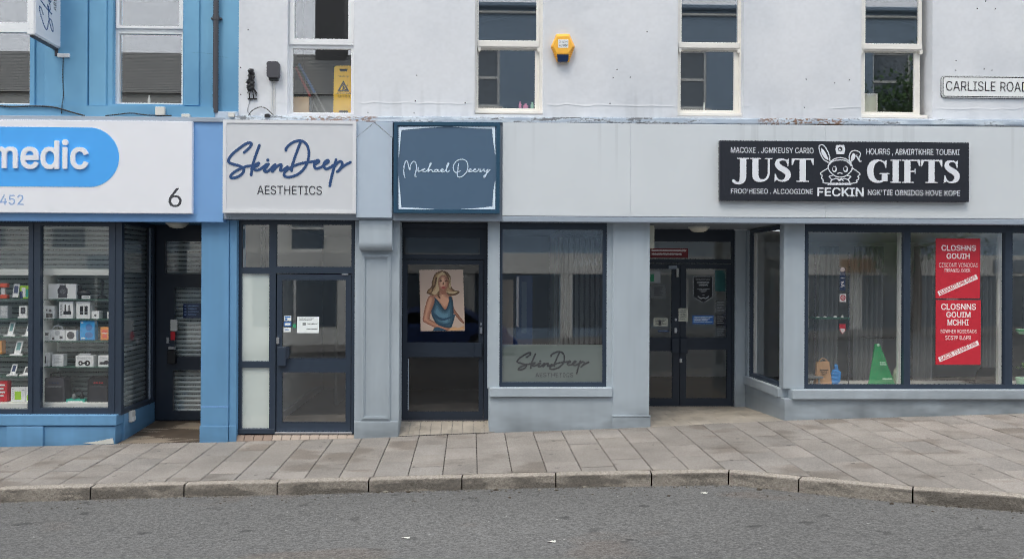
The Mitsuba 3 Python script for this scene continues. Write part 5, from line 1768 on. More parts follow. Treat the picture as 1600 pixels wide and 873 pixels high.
for hs_ in ([(440, 142), (470, 150), (505, 200), (520, 280), (505, 240), (480, 180)], [(350, 270), (365, 300), (345, 350), (330, 370), (340, 330)], [(500, 372), (570, 376), (600, 352), (560, 366)], [(405, 370), (425, 405), (415, 415), (395, 385)], [(378, 200), (392, 215), (375, 290), (362, 300)]):
    flat('hair_strand', [hs_], 'hair_dark')
flat('eye', [[(410, 241), (425, 230), (441, 242), (425, 250)], [(465, 241), (480, 230), (494, 242), (479, 250)], [(406, 224), (425, 213), (442, 223), (425, 221)], [(463, 223), (480, 214), (497, 226), (480, 222)], [(452, 245), (458, 270), (446, 276), (449, 262)]], 'hair_dark')
flat('mouth', [[(428, 306), (452, 295), (478, 305), (455, 321)], [(444, 276), (460, 276), (456, 284), (448, 283)]], 'lips')
flat('bracelet', [[(515, 700), (560, 690), (600, 700), (650, 680), (655, 710), (590, 722), (520, 722)]], 'straw')

# ------------------------------------------------------------------ inside the window with the frosted band
mat('blind_cloth', (104, 108, 106), 0.85, 0.2, two=True)
k_ = thing('vertical_blind', 'pale vertical fabric blind drawn across the right of the window', 'blind')
for i in range(9):
    a = P(868 + i * 8.2, 500, .8)[0]
    zz = R(868, 372, 940, 536, .8)
    cc, ss = math.cos(.9), math.sin(.9)
    obj('vane', quad((a - .045 * cc, .8 - .045 * ss, zz[2] - .1), (a + .045 * cc, .8 + .045 * ss, zz[2] - .1), (a + .045 * cc, .8 + .045 * ss, zz[3]), (a - .045 * cc, .8 - .045 * ss, zz[3])), 'blind_cloth', k_)
obj('tan_board', pb(785, 437, 802, 540, .45, .48, .004), 'tan_dim', label='tan upright board at the left inside the frosted band window', cat='board')
k_ = thing('pull_up_banner', 'tall dark banner standing behind the glass beside the tan panel', 'banner')
obj('sheet', pb(806, 430, 832, 540, .9, .905, .001), 'screen_blue', k_)
vt = meshkit.text_mesh('BEAUTY', .14, .002, True)
v = np.array(vt.vertices)
bx_ = R(806, 430, 832, 540, .9)
mat('dim_print', (70, 88, 108), 0.6)
obj('lettering', trimesh.Trimesh(np.stack([(bx_[0] + bx_[1]) / 2 + .06 - v[:, 1], .899 - v[:, 2], bx_[2] + .12 + v[:, 0]], 1), vt.faces, process=False) if False else prism(rect(815, 440, 823, 520, .899), .897, .8995), 'dim_print', k_)
k_ = thing('window_sticker', 'small white garbled lettering sticker high on the window glass', 'sticker')
f_ = lambda x, y: tuple(P(893 + x, 400 + y, YW)[[0, 2]])
wr = [stroke([f_(*p) for p in path], 1.1 / 116) for path in ([(4, 16), (5, 8), (7, 4), (8, 16)], [(10, 15), (11, 7), (14, 12), (13, 15), (16, 14), (17, 4), (17, 15)], [(20, 15), (20, 8), (23, 8), (24, 15), (26, 9)], [(28, 15), (28, 6), (30, 9), (32, 14), (34, 9), (34, 15)], [(36, 14), (37, 4), (39, 14), (42, 12)])]
obj('lettering', prism(unary_union(wr), YW + .006, YW + .0085), 'notice_grey', k_)

# ------------------------------------------------------------------ notices on the gift shop doors
yg_ = YRr + .048 - .012
DG = 'notices on the gift shop doors'
sh = thing('shield_sticker', 'large black shield shaped sticker with white edge on the gift shop door', 'sticker', DG)
spts = [(1083, 431.5), (1113.5, 431.5), (1113.5, 464), (1099, 473.5), (1083, 464)]
sp = Polygon(pts(spts, yg_))
obj('sheet', prism(sp, yg_ - .002, yg_), 'notice_black', sh)
obj('border', prism(sp.difference(sp.buffer(-.009)), yg_ - .003, yg_ - .0021), 'carton_grey', sh)
obj('print', [prism(rect(a, b, c_, d, yg_ - .002), yg_ - .0029, yg_ - .0021) for a, b, c_, d in [(1087, 436, 1110, 437), (1089, 440, 1108, 442), (1092, 444, 1106, 446.3), (1089, 451, 1109, 452), (1093, 453, 1104, 454.2), (1095, 456, 1102, 456.8), (1097, 460, 1101, 461)]] + [prism(stroke([tuple(P(x, y, yg_)[[0, 2]]) for x, y in ((1091, 463), (1095, 466), (1099, 465), (1103, 466), (1107, 463))], 2.0 / 116), yg_ - .0029, yg_ - .0021)], 'carton_grey', sh, kind='stuff')
notice((1082, 492.5, 1115, 506), yg_, 'notice_blue', 'blue notice below the shield sticker', row(1084, 1113, 494.5, 504.5, 4), 'pale_print', name='door_notice', group=DG)
notice((1060.2, 481.5, 1075, 502), YRr + .0105, 'notice_cream', 'cream notice on the meeting stile of the gift shop doors', row(1062, 1073, 484, 500, 6), 'notice_grey', name='door_notice', group=DG)
notice((1021, 496.5, 1043.5, 509.5), yg_, 'notice_cream', 'cream notice low on the left gift shop door glass', row(1024, 1041, 498.5, 507.5, 4) + [(1029, 500, 1033, 508)], 'plastic_dark_grey', name='door_notice', group=DG)
notice((1014, 445, 1040, 465.5), yg_, 'notice_grey', 'grey notice with dark text on the left gift shop door', row(1022, 1036, 448, 463, 5), 'plastic_dark_grey', name='door_notice', group=DG)
notice((1028, 515.5, 1046, 518.5), yg_, 'screen_blue', 'thin dark blue strip sticker below the cream notice', row(1029, 1043, 516, 518, 1), 'pale_blue_print', name='door_notice', group=DG)
notice((1015, 423.5, 1032, 442), yg_, 'carton_grey', 'pale picture leaflet at the top of the left gift shop door', [(1016, 428, 1022, 440)], 'notice_green', name='door_notice', group=DG)
notice((1117, 422, 1134, 455), yg_ + .2, 'screen_green', 'teal poster inside the gift shop door at the right', (), name='door_notice', group=DG)
for i, (a, b) in enumerate(((469, 490), (492, 509), (511, 527))):
    notice((1118, a, 1134, b), yg_ + .2, 'notice_grey' if i != 1 else 'plastic_dark_grey', ('topmost grey leaflet below the teal poster', 'dark leaflet between two grey leaflets behind the door glass', 'lowest grey leaflet behind the right door glass')[i], row(1120, 1132, a + 2, b - 2, 4), 'carton_grey', name='door_notice', group=DG)
notice((1016, 388, 1075, 403), YRr + .036, 'reflected_red', 'reflection of red lettering built as a strip above the gift shop doors', row(1018, 1072, 390, 401, 2, .5), 'poster_white', 'banner', 'banner')  # painted reflection of red lettering; no banner hangs here

# ------------------------------------------------------------------ gift shop window
yw_ = YG + .005
for i, (box_, lab, lines) in enumerate((
        ((1462, 372.5, 1531.5, 466), 'upper red closing sale poster in the gift shop window', [('CLOSHNS', 1471, 1525, 391.5, 383.2, 1), ('GOUIH', 1479, 1515, 404, 396, 1), ('EESEONT VONOOAS', 1468, 1528, 417, 411, 0), ('TRRANIO. BOER', 1475, 1516, 425, 419.5, 0)]),
        ((1462, 468.5, 1532.5, 569.5), 'lower red closing sale poster in the gift shop window', [('CLOSNNS', 1470.5, 1525, 483.5, 474.5, 1), ('GOUIM', 1478.5, 1516.5, 495.5, 487.2, 1), ('MCHHI', 1480.5, 1513.5, 508, 499, 1), ('SOWHER ROSEOADS', 1469.5, 1526, 520, 514.5, 0), ('SCS?P 8.6PR', 1477, 1517, 530.5, 524, 0)]))):
    k_ = thing('sale_poster', lab, 'poster', 'red posters in the gift shop window')
    obj('sheet', pb(*box_, yw_ - .002, yw_, .0004), 'poster_red', k_)
    for s, a, b, c_, d, bold in lines:
        obj('lettering', letters(s, a, b, c_, d, yw_ - .002, .001, bool(bold)), 'poster_white', k_)
    q0, q1 = ((1467, 461), (1527, 433)) if i == 0 else ((1468, 564), (1529, 536))
    a_, b_ = np.array(P(*q0, yw_))[[0, 2]], np.array(P(*q1, yw_))[[0, 2]]
    d_ = (b_ - a_) / np.linalg.norm(b_ - a_)
    n_ = np.array([-d_[1], d_[0]])
    hw = 4.6 / 116
    c0_, c1_ = a_ + n_ * hw * .9, b_ - n_ * hw * .4
    obj('banner_strip', prism(Polygon([a_ - n_ * hw * .3, b_ - n_ * hw * .6, b_ + n_ * hw * 1.1, a_ + n_ * hw * 1.4]), yw_ - .003, yw_ - .0021), 'poster_white', k_)
    tm = meshkit.text_mesh(('ELESRAITE ORE ROUS', 'SAICIE TO ESRE FISE')[i], 5.6 / 116, .001, True)
    v = np.array(tm.vertices)
    L_ = np.linalg.norm(b_ - a_) * .92
    v[:, 0] *= L_ / v[:, 0].max()
    o2 = a_ + d_ * .02 + n_ * hw * (-.05)
    xz = o2[None] + v[:, :1] * d_ + v[:, 1:2] * n_
    obj('lettering', trimesh.Trimesh(np.stack([xz[:, 0], yw_ - .0031 - v[:, 2], xz[:, 1]], 1), tm.faces, process=False), 'poster_red', k_)
    if i == 0:
        obj('strike_line', prism(rect(1468, 413.6, 1528, 414.4, yw_ - .003), yw_ - .004, yw_ - .0032), 'poster_red', k_)
CUR = 'curtains in the gift shop window'
mat('drape', (138, 141, 141), 0.85, 0.2, two=True)


def curtain(px0, px1, py0, py1, Y, label, folds=5, m='fabric_white'):
    x0, x1, z0, z1 = R(px0, py0, px1, py1, Y)
    nx_ = folds * 8
    V, Fc = [], []
    for j in range(5):
        for i in range(nx_ + 1):
            t = i / nx_
            V.append((x0 + (x1 - x0) * t, Y + .035 * math.sin(t * folds * 2 * math.pi + .4 * j) * (1 - .1 * j), z1 + (z0 - z1) * j / 4))
    for j in range(4):
        for i in range(nx_):
            a = j * (nx_ + 1) + i
            Fc += [(a, a + 1, a + nx_ + 2), (a, a + nx_ + 2, a + nx_ + 1)]
    return obj('curtain', trimesh.Trimesh(V, Fc, process=False), m, smooth=True, label=label, cat='curtain', group=CUR)


curtain(1334, 1380, 385, 604, 1.3, 'grey white pleated curtain hanging behind the green bag', 6, 'drape')
curtain(1280, 1310, 385, 604, 1.4, 'pleated curtain behind the glass shelf', 4, 'drape')
curtain(1537, 1556, 385, 604, 1.2, 'narrow pleated curtain right of the red posters', 3, 'drape')
curtain(1428, 1458, 385, 604, 1.3, 'grey curtain left of the red posters', 3, 'drape')
for a, b, lab in ((1404, 1413, 'pale vertical strip inside the first big gift shop pane'), (1560, 1571, 'pale vertical strip inside the second big gift shop pane')):
    obj('display_post', pb(a, 363, b, 604, .30, .36, .003), 'shelf_white', label=lab, cat='post', group='pale posts inside the gift shop glass')
k_ = thing('glass_shelf_unit', 'glass shelf with slim dark posts behind the first gift shop pane', 'shelf')
a = R(1270, 495.5, 1325, 498, .5)
obj('shelf', B(a[0], a[1], .42, .75, a[2], a[3], .001), 'shelf_glass', k_)
for x in (1325, 1272):
    b = R(x, 395, x + 1.6, 604, .5)
    obj('post', B(b[0], b[1], .48, .50, ZRS - .012, b[3], .001), 'plastic_dark_grey', k_)
for i, (x, w_, lab) in enumerate(((1278, 5, 'flat white trinket, first on the glass shelf'), (1289, 5, 'round white trinket, second on the glass shelf'), (1305, 6, 'oval white trinket, third on the glass shelf'), (1316, 4, 'pointed white trinket, last on the glass shelf'))):
    c = P(x, 494.5, .52)
    mm = [ellipsoid(c + [0, 0, -.006], (w_ / 230, .02, .010 + .005 * i % .02), 2)]
    if i == 3:
        mm = [lathe([(0, 0), (.02, 0), (.014, .02), (0, .045)], c + [0, 0, -.012], 'z', 12)]
    obj('trinket', mm, 'fabric_white', smooth=40, label=lab, cat='ornament', group='white trinkets on the glass shelf')
k_ = thing('hanging_banner', 'narrow navy banner with white badge hanging in the gift shop window', 'banner')
obj('sheet', pb(1312, 418, 1321, 454, .40, .405, .001), 'screen_blue', k_)
obj('badge', prism(Point(P(1316.5, 421, .4)[[0, 2]]).buffer(.032), .3965, .3995), 'poster_white', k_)
obj('lettering', prism(unary_union([stroke(pts([(1314, 441), (1318, 440), (1314.5, 444), (1319, 446), (1314, 448)], .4), 1.2 / 116), rect(1313.5, 434, 1319.5, 435, .4)]), .397, .3995), 'poster_white', k_)
k_ = thing('round_badge', 'square white tag with red ring hanging below the navy banner', 'tag')
obj('sheet', pb(1312, 459, 1322, 471.5, .40, .404, .001), 'poster_white', k_)
cb = Point(P(1317, 465, .4)[[0, 2]])
obj('ring', prism(cb.buffer(.038).difference(cb.buffer(.024)).union(sbox(cb.x - .02, cb.y - .006, cb.x + .02, cb.y + .006)), .3975, .3995), 'poster_red', k_)
k_ = thing('shield_tag', 'red and white shield tag hanging lowest behind the first gift shop pane', 'tag')
obj('sheet', prism(Polygon(pts([(1311, 506), (1321.5, 506), (1321, 516), (1316.5, 522), (1312, 516)], .4)), .4, .404), 'poster_red', k_)
obj('print', prism(Polygon(pts([(1312.5, 513), (1320, 513), (1319.5, 517), (1316.5, 521), (1313.5, 517)], .4)), .397, .3998), 'poster_white', k_)
ZBED = ZRS - .012
# straw basket, blue thumbs-up bag, tray
k_ = thing('display_tray', 'flat white tray under the straw bag and the blue hand', 'tray')
a = R(1264, 590, 1327, 595, .35)
obj('plate', B(a[0], a[1], .30, .62, ZBED + .001, ZBED + .03, .006), 'shelf_white', k_)
ZT_ = ZBED + .0305
k_ = thing('straw_bag', 'tan woven bag with brown print on the white tray', 'bag')
c = P(1287, 592, .42)
sa = R(1275, 565, 1299, 592, .42)
hgt = sa[3] - ZT_
m = trimesh.creation.box((sa[1] - sa[0], .10, hgt))
m = m.subdivide().subdivide().subdivide()
v = np.array(m.vertices)
tt = v[:, 2] / hgt + .5
v[:, 0] *= 1.05 - .28 * tt
v[:, 1] *= 1.05 - .5 * tt
v += (meshkit.noise(v * 30, 4)[:, None] - .5) * .012
v += [(sa[0] + sa[1]) / 2, .46, ZT_ + hgt / 2]
obj('body', trimesh.Trimesh(v, m.faces, process=False), 'straw', k_, smooth=40)
obj('handle', tube([((sa[0] + sa[1]) / 2 + .06 * math.cos(t), .44, ZT_ + hgt - .01 + .055 * math.sin(t)) for t in np.linspace(0, math.pi, 7)], .007, 6), 'straw', k_, smooth=True)
obj('print', prism(unary_union([rect(1281, 577, 1294, 579, .40), rect(1283, 581, 1292, 582.5, .40), rect(1284, 584, 1290, 585.5, .40)]), .397, .399), 'hair_dark', k_)
k_ = thing('blue_hand', 'bright blue thumbs up hand ornament on the white tray', 'ornament')
hs = [((1301, 588), (1307, 588), 4.0), ((1301, 582), (1308, 582), 4.0), ((1302, 576), (1309, 576), 4.0), ((1303, 572), (1308, 572), 3.6), ((1308, 572), (1306, 563), 3.0), ((1309, 586), (1310, 574), 4.2)]
import manifold3d as m3
parts_ = []
for a, b, r_ in hs:
    pa, pb_ = P(*a, .44), P(*b, .44)
    s1 = m3.Manifold.sphere(r_ / 116, 16).translate(pa.tolist())
    s2 = m3.Manifold.sphere(r_ / 116, 16).translate(pb_.tolist())
    parts_.append((s1 + s2).hull())
mf = parts_[0]
for q_ in parts_[1:]:
    mf = mf + q_
mm_ = mf.refine_to_length(.012).to_mesh()
hm = trimesh.Trimesh(mm_.vert_properties[:, :3], mm_.tri_verts, process=True)
trimesh.smoothing.filter_taubin(hm, iterations=8)
v = np.array(hm.vertices)
v[:, 2] += ZT_ - v[:, 2].min() + .001
obj('hand', trimesh.Trimesh(v, hm.faces, process=False), 'blue_toy', k_, smooth=True)
# green folded bag: a tall tapering pyramid of nylon
k_ = thing('green_bag', 'tall green tapering nylon bag with white print standing in the window', 'bag')
gb = lambda x, y, Y: P(x, y, Y)
apx = gb(1371, 537, .52)
base_ = [gb(1356, 599, .42), gb(1399, 599, .42), gb(1399, 599, .66), gb(1356, 599, .66)]
for b_ in base_:
    b_[2] = ZBED + .001
top_ = [apx + [-.035, -.02, 0], apx + [.03, -.02, -.01], apx + [.03, .02, -.01], apx + [-.035, .02, 0]]
lv, NL = [], 9
for i in range(NL):
    t = i / (NL - 1)
    for j in range(4):
        for s in range(4):
            p0 = base_[j] * (1 - t) + top_[j] * t
            p1 = base_[(j + 1) % 4] * (1 - t) + top_[(j + 1) % 4] * t
            p = p0 * (1 - s / 4) + p1 * (s / 4)
            nzz = meshkit.noise(np.array([[p[0] * 14, p[2] * 14, j * 3.0]]), 5)[0] - .5
            lv.append(p + np.array([nzz * .03, nzz * .03, 0]) * (1 - t * .6))
Fc = []
for i in range(NL - 1):
    for j in range(16):
        a, b = i * 16 + j, i * 16 + (j + 1) % 16
        Fc += [(a, b, b + 16), (a, b + 16, a + 16)]
lv.append(apx)
Fc += [((NL - 1) * 16 + j, (NL - 1) * 16 + (j + 1) % 16, len(lv) - 1) for j in range(16)]
obj('body', trimesh.Trimesh(lv, Fc, process=False), 'green_bag', k_, smooth=50)
obj('badge', ellipsoid(apx + [.0, -.03, -.015], (.022, .008, .022), 2), 'bag_mark', k_, smooth=True)
obj('print', [prism(rect(1374, 565 + 3 * i, 1383 + i, 566.8 + 3 * i, .41), .395, .398) for i in range(2)] + [prism(rect(1378, 590, 1393, 592.5, .41), .39, .393)], 'bag_mark', k_, kind='stuff')
obj('string', tube([gb(1346, 526, .6), gb(1365, 528, .58), gb(1405, 527, .6)], .004, 6), 'plastic_black', k_)
k_ = thing('stone_ornament', 'speckled grey stone ornament behind the green bag', 'ornament')
oc = gb(1402, 586, .60)
om = trimesh.creation.icosphere(3)
v = np.array(om.vertices)
v = v * [.06, .06, .12] * (1 + .35 * (meshkit.fbm(v * 3, 3, 2)[:, None] - .5))
v += [oc[0], oc[1], 0]
v[:, 2] += ZBED - v[:, 2].min() + .001
obj('rock', trimesh.Trimesh(v, om.faces, process=False), 'notice_cream', k_, smooth=True)
# chair back by the second pane, laptop-dark sheet
k_ = thing('chair', 'black chair with curved back inside the gift shop below the red posters', 'chair')
cb_ = Polygon(pts([(1521, 604), (1530, 578), (1536, 574), (1562, 574), (1568, 578), (1563, 604)], .75)).buffer(-.02).buffer(.02)
obj('backrest', prism(cb_, .75, .80), 'plastic_black', k_)
obj('seat', B(*R(1515, 604, 1568, 608, .75)[:2], .60, 1.05, ZBED + .02, ZBED + .06, .01), 'plastic_black', k_)
bf = R(1525, 580, 1528, 606, .7)
obj('leg', B(bf[0] + .05, bf[0] + .08, .82, .85, ZBED, ZBED + .1, .004), 'plastic_black', k_)
obj('leg', B(bf[0] + .30, bf[0] + .33, .82, .85, ZBED, ZBED + .1, .004), 'plastic_black', k_)
k_ = thing('planter', 'green plant in a pale green pot at the right edge of the window', 'plant')
pc = P(1602, 520, .4)
obj('pot', lathe([(0, 0), (.07, 0), (.10, .12), (.095, .13), (0, .12)], [pc[0], .45, ZBED + .001], 'z', 20), 'bag_mark', k_, smooth=40)
lfm = []
for i in range(26):
    a, h_ = rng.uniform(0, 6.28), rng.uniform(.1, .24)
    c = np.array([pc[0] + math.cos(a) * rng.uniform(.02, .12), .45 + math.sin(a) * rng.uniform(.02, .12), ZBED + .12 + h_])
    d = np.array([math.cos(a), math.sin(a), .5]) * .05
    s = np.array([-math.sin(a), math.cos(a), 0]) * .02
    lfm.append(trimesh.Trimesh([c - d, c + s, c + d, c - s], [(0, 1, 2), (0, 2, 3)], process=False))
obj('leaves', lfm, 'leaf_light', k_, kind='stuff')
k_ = thing('hanging_bowl', 'small green and white bowl hanging at the right edge of the window', 'bowl')
bc = P(1597, 517, .4)
obj('bowl', lathe([(0, -.05), (.04, -.04), (.075, .0), (.08, .03), (.07, .03), (0, -.03)], bc, 'z', 20), 'bag_mark', k_, smooth=40)
obj('stripe', lathe([(.077, .0), (.083, .0), (.085, .02), (.08, .02)], bc, 'z', 20), 'green_bag', k_, smooth=40)
obj('string', tube([bc + [0, 0, .0], bc + [0, 0, .5]], .002, 5, False), 'plastic_dark_grey', k_)
# chair seen through the porch window
k_ = thing('garden_chair', 'white curved chair back seen through the porch side window', 'chair')
cx0 = P(1218, 560, 1.0)
x_ = XW + .42
arc = [(x_, .55 + .24 * math.sin(t), cx0[2] + .18 * math.cos(t) - .05) for t in np.linspace(-1.5, 1.5, 9)]
obj('back_frame', tube(arc, .018, 8), 'notice_grey', k_, smooth=True)
obj('seat', B(x_ - .2, x_ + .25, .35, .78, ZBED + .12, ZBED + .15, .01), 'notice_grey', k_)
for i, yy in enumerate((.40, .55, .70)):
    obj('spindle', tube([(x_, yy, ZBED + .15), (x_, yy, cx0[2] + .05)], .010, 6, False), 'notice_grey', k_)
for sx_ in (-.15, .2):
    for yy in (.38, .75):
        obj('leg', tube([(x_ + sx_, yy, ZBED), (x_ + sx_, yy, ZBED + .125)], .012, 6, False), 'notice_grey', k_)

# ------------------------------------------------------------------ things behind the upper windows
YU = .26
k_ = thing('wet_floor_sign', 'yellow wet floor warning sign standing in the upper window', 'sign')
wp = Polygon(pts([(524.5, 103), (547, 103), (550, 106), (552, 178), (520.5, 178), (522, 106)], YU)).buffer(-.008).buffer(.008)
wp = wp.difference(Polygon(pts([(530, 107.5), (543, 107.5), (542, 112), (531.5, 112)], YU))).difference(Polygon(pts([(528, 177.9), (530, 172.5), (543, 172.5), (545, 177.9)], YU)))
obj('panel', prism(wp, YU, YU + .03), 'wet_yellow', k_)
tri = Polygon(pts([(536.5, 127), (528, 142.8), (545, 142.8)], YU))
obj('triangle', prism(tri.buffer(.004).difference(tri.buffer(-.016)), YU - .002, YU - .0003), 'ink', k_)
obj('figure', prism(unary_union([stroke(pts([(534, 134), (537, 136), (536, 140)], YU), .014), stroke(pts([(536, 137), (540, 140.5), (542, 139)], YU), .012), Point(P(537.5, 133, YU)[[0, 2]]).buffer(.012), stroke(pts([(535, 141), (543, 133.5)], YU), .008)]), YU - .002, YU - .0003), 'ink', k_)
obj('lettering', letters('CAUTION', 529, 544, 121, 118.5, YU, .001), 'hair_dark', k_)
obj('lettering', letters('ACHTUNG', 526, 548, 147.5, 145.3, YU, .001, True), 'ink', k_)
obj('lettering', letters('WET FLOOR', 528, 547, 152.8, 149.4, YU, .001, False), 'ink', k_)
for a, b, m_, lab in (((462, 106), (485, 152), 'pole_red', 'red broom handle leaning in the upper window'), ((467, 101), (492, 146), 'pole_blue', 'blue broom handle leaning in the upper window')):
    k_ = thing('broom', lab, 'broom', 'broom handles in the upper window')
    p0, p1 = P(*a, .62), P(*b, .50)
    d = (p1 - p0) / np.linalg.norm(p1 - p0)
    obj('handle', tube([p0, p1], .02, 10, False), m_, k_, smooth=40)
    obj('sleeve', tube([p1 + d * .001, p1 + d * .5], .018, 10, False), 'notice_grey', k_, smooth=40)
obj('board', pb(457, 151.5, 482.5, 178, .3, .33, .002), 'plywood', label='light plywood board standing in the upper window', cat='board')
obj('board', pb(483.5, 151, 488, 178, .3, .345, .002), 'plastic_dark_grey', label='grey narrow board edge beside the plywood in the upper window', cat='board')
obj('board', pb(489, 150, 524, 182, .8, .83, .002), 'notice_grey', label='pale grey sheet behind the broom handles in the upper window', cat='board')
BG = 'small bottles on the upper window sills'


def bottle(px0, px1, pytop, pybot, m_, label, Y=.27):
    x0, x1, z0, z1 = R(px0, pytop, px1, pybot, Y)
    r_, h_ = (x1 - x0) / 2, z1 - z0
    obj('bottle', lathe([(0, 0), (r_, 0), (r_, h_ * .68), (r_ * .5, h_ * .8), (r_ * .45, h_), (0, h_)], [(x0 + x1) / 2, Y, z0 - .02], 'z', 14), m_, smooth=40, label=label, cat='bottle', group=BG)


bottle(810.5, 815, 156.5, 170, 'pink', 'slim pale pink bottle, first on the sash window sill')
bottle(817, 825.5, 160, 170, 'pink', 'short wide pink jar between two bottles on the sill')
bottle(829, 834.5, 157.5, 170, 'bag_mark', 'pale green bottle right of the pink jar')
bottle(1098.5, 1101.5, 158, 172, 'fabric_white', 'slim white bottle alone on the sill of the second sash window from the right', .27)
bottle(231, 235.5, 147, 164, 'fabric_white', 'white candle-like bottle behind the blue building window', .24)
k_ = thing('picture_frame', 'cream framed board leaning inside the rightmost sash window', 'picture')
fr_ = rect(1340, 146.5, 1371, 177, .26)
obj('frame', prism(fr_.difference(fr_.buffer(-.016, join_style=2)), .255, .275), 'cream_wood', k_)
obj('backing', prism(fr_.buffer(-.015, join_style=2), .264, .27), 'notice_cream', k_)

# ------------------------------------------------------------------ across the road: what the windows mirror
YO = Y_FAR
ZO = float(zroad(0, Y_FAR_KERB)) + .15


def opposite(name, label, x0, x1, wall_m, zt, wins, roof=None, shop=True):
    k_ = thing(name, label, 'building', 'buildings across the road')
    zlow = ZO - 1.2
    wp_ = sbox(x0, zlow, x1, zt)
    for a, b, c_, d in wins:
        wp_ = wp_.difference(sbox(a, b, c_, d))
    m_ = prism(wp_, 0, .3)
    v_ = np.array(m_.vertices)
    v_[:, 1] = YO - v_[:, 1]
    obj('wall', trimesh.Trimesh(v_, m_.faces[:, ::-1], process=False), wall_m, k_)
    for a, b, c_, d in wins:
        wk = thing_part('window', k_)
        f_ = sbox(a, b, c_, d)
        fm = f_.difference(f_.buffer(-.08, join_style=2)).union(sbox(a, (b + d) / 2 - .04, c_, (b + d) / 2 + .04))
        m_ = prism(fm, 0, .08)
        v_ = np.array(m_.vertices)
        v_[:, 1] = YO - .10 - v_[:, 1]
        obj('frame', trimesh.Trimesh(v_, m_.faces[:, ::-1], process=False), 'cream_wood', wk)
        obj('pane', B(a, c_, YO - .18, YO - .14, b, d, .002), 'opp_glass', wk)
        obj('sill', B(a - .1, c_ + .1, YO - .1, YO + .1, b - .1, b - .002, .01), 'opp_white', wk)
    if shop:
        obj('shop_fascia', B(x0 + .3, x1 - .3, YO + .002, YO + .16, ZO + 2.3, ZO + 3.0, .01), 'opp_white', k_)
        for i, (fx_, mm_) in enumerate(((.36, 'opp_sign'), (.547, 'straw'), (.72, 'opp_sign'))):
            xx_ = x0 + (x1 - x0) * fx_
            obj('sign_board', B(xx_ - .6, xx_ + .6, YO + .161, YO + .2, ZO + 2.4, ZO + 2.85, .01), mm_, k_)
        n_ = int((x1 - x0) // 3.2)
        for i in range(n_):
            a = x0 + .4 + (x1 - x0 - .8) * i / n_
            b = x0 + .4 + (x1 - x0 - .8) * (i + 1) / n_ - .5
            sk = thing_part('shop_window', k_)
            obj('glass', B(a, b, YO + .002, YO + .03, ZO + .5, ZO + 2.2, .002), 'opp_glass', sk)
            obj('pilaster', B(b + .05, b + .45, YO + .002, YO + .12, ZO - .3, ZO + 2.29, .01), 'opp_white', k_)
            obj('mullion', B((a + b) / 2 - .04, (a + b) / 2 + .04, YO + .031, YO + .07, ZO + .5, ZO + 2.2, .004), 'cream_wood', sk)
    return k_


def wgrid(xs_, zs_, w_, h_):
    return [(x - w_ / 2, z, x + w_ / 2, z + h_) for x in xs_ for z in zs_]


oa = opposite('terraced_house', 'pale terrace with slate roof across the road, mirrored in the glass', -34, -3.6, 'opp_white', 8.2, wgrid(np.arange(-32, -4, 2.65), (2.95, 5.9), 1.25, 1.55))
V, Fc = [], []
for i in range(27):                                      # slate courses, each lapping over the one below
    for t, lift in ((i / 26, .03), ((i + 1) / 26, .0)):
        y, z = YO + .25 - 4.25 * t, 8.15 + 2.35 * t + lift
        V += [(-34, y, z), (-3.6, y, z)]
V += [(-34, YO - 8, 8.15), (-3.6, YO - 8, 8.15)]
for i in range(len(V) // 2 - 1):
    a = 2 * i
    Fc += [(a, a + 1, a + 3), (a, a + 3, a + 2)]
obj('roof', trimesh.Trimesh(V, Fc, process=False), 'slate', oa)
for cxx in (-5.3, -23.5):
    ck = obj('chimney', B(cxx - .55, cxx + .55, YO - 4.4, YO - 3.4, 9.0, 13.6, .03), 'chimney_brick', oa)
    obj('chimney_cap', B(cxx - .65, cxx + .65, YO - 4.5, YO - 3.3, 13.601, 13.8, .02), 'chimney_brick', oa)
    for j in (-.25, .25):
        obj('chimney_pot', lathe([(0, 0), (.14, 0), (.11, .5), (0, .5)], [cxx + j, YO - 3.9, 13.801], 'z', 12), 'chimney_brick', oa)
ob = opposite('rendered_house', 'slate blue rendered building with flat cornice across the road, mirrored in the glass', -3.5, 27, 'opp_blue', 11.36, wgrid(np.arange(.3, 26, 3.55), (4.0, 7.9), 1.35, 2.0))
obj('cornice', B(-3.6, 27.1, YO + .002, YO + .25, 11.22, 11.36, .03), 'opp_blue', ob)
obj('cornice_moulding', B(-3.55, 27.05, YO + .002, YO + .12, 11.02, 11.10, .02), 'opp_white', ob)
obj('roof', B(-3.5, 27, YO - 8, YO - .302, 11.1, 11.3, .02), 'slate', ob)
# parked car mirrored in the poster door
ck = thing('parked_car', 'dark blue parked car, seen only as a reflection in the door glass', 'car')
ycar, xcar = -14.3, -1.0
zc_ = float(zroad(xcar, ycar))
prof_ = [(-2.1, .35), (-2.12, .62), (-2.0, .80), (-1.45, .92), (-.85, 1.36), (-.5, 1.44), (.55, 1.44), (.95, 1.36), (1.55, .98), (2.0, .90), (2.1, .70), (2.08, .35)]
cp = Polygon(spline(prof_ + [prof_[0]], 4)).buffer(0)
for wx in (-1.3, 1.28):
    cp = cp.difference(Point(wx, .33).buffer(.36))
cm = trimesh.creation.extrude_polygon(cp, 1.7, engine='earcut').subdivide()
v = np.array(cm.vertices)
w_ = (v[:, 2] - .85) * (1 - .22 * np.clip((v[:, 1] - .85) / .6, 0, 1))
obj('body', trimesh.Trimesh(np.stack([xcar + v[:, 0], ycar - w_, zc_ + v[:, 1]], 1), cm.faces, process=False), 'car_blue', ck, smooth=40)
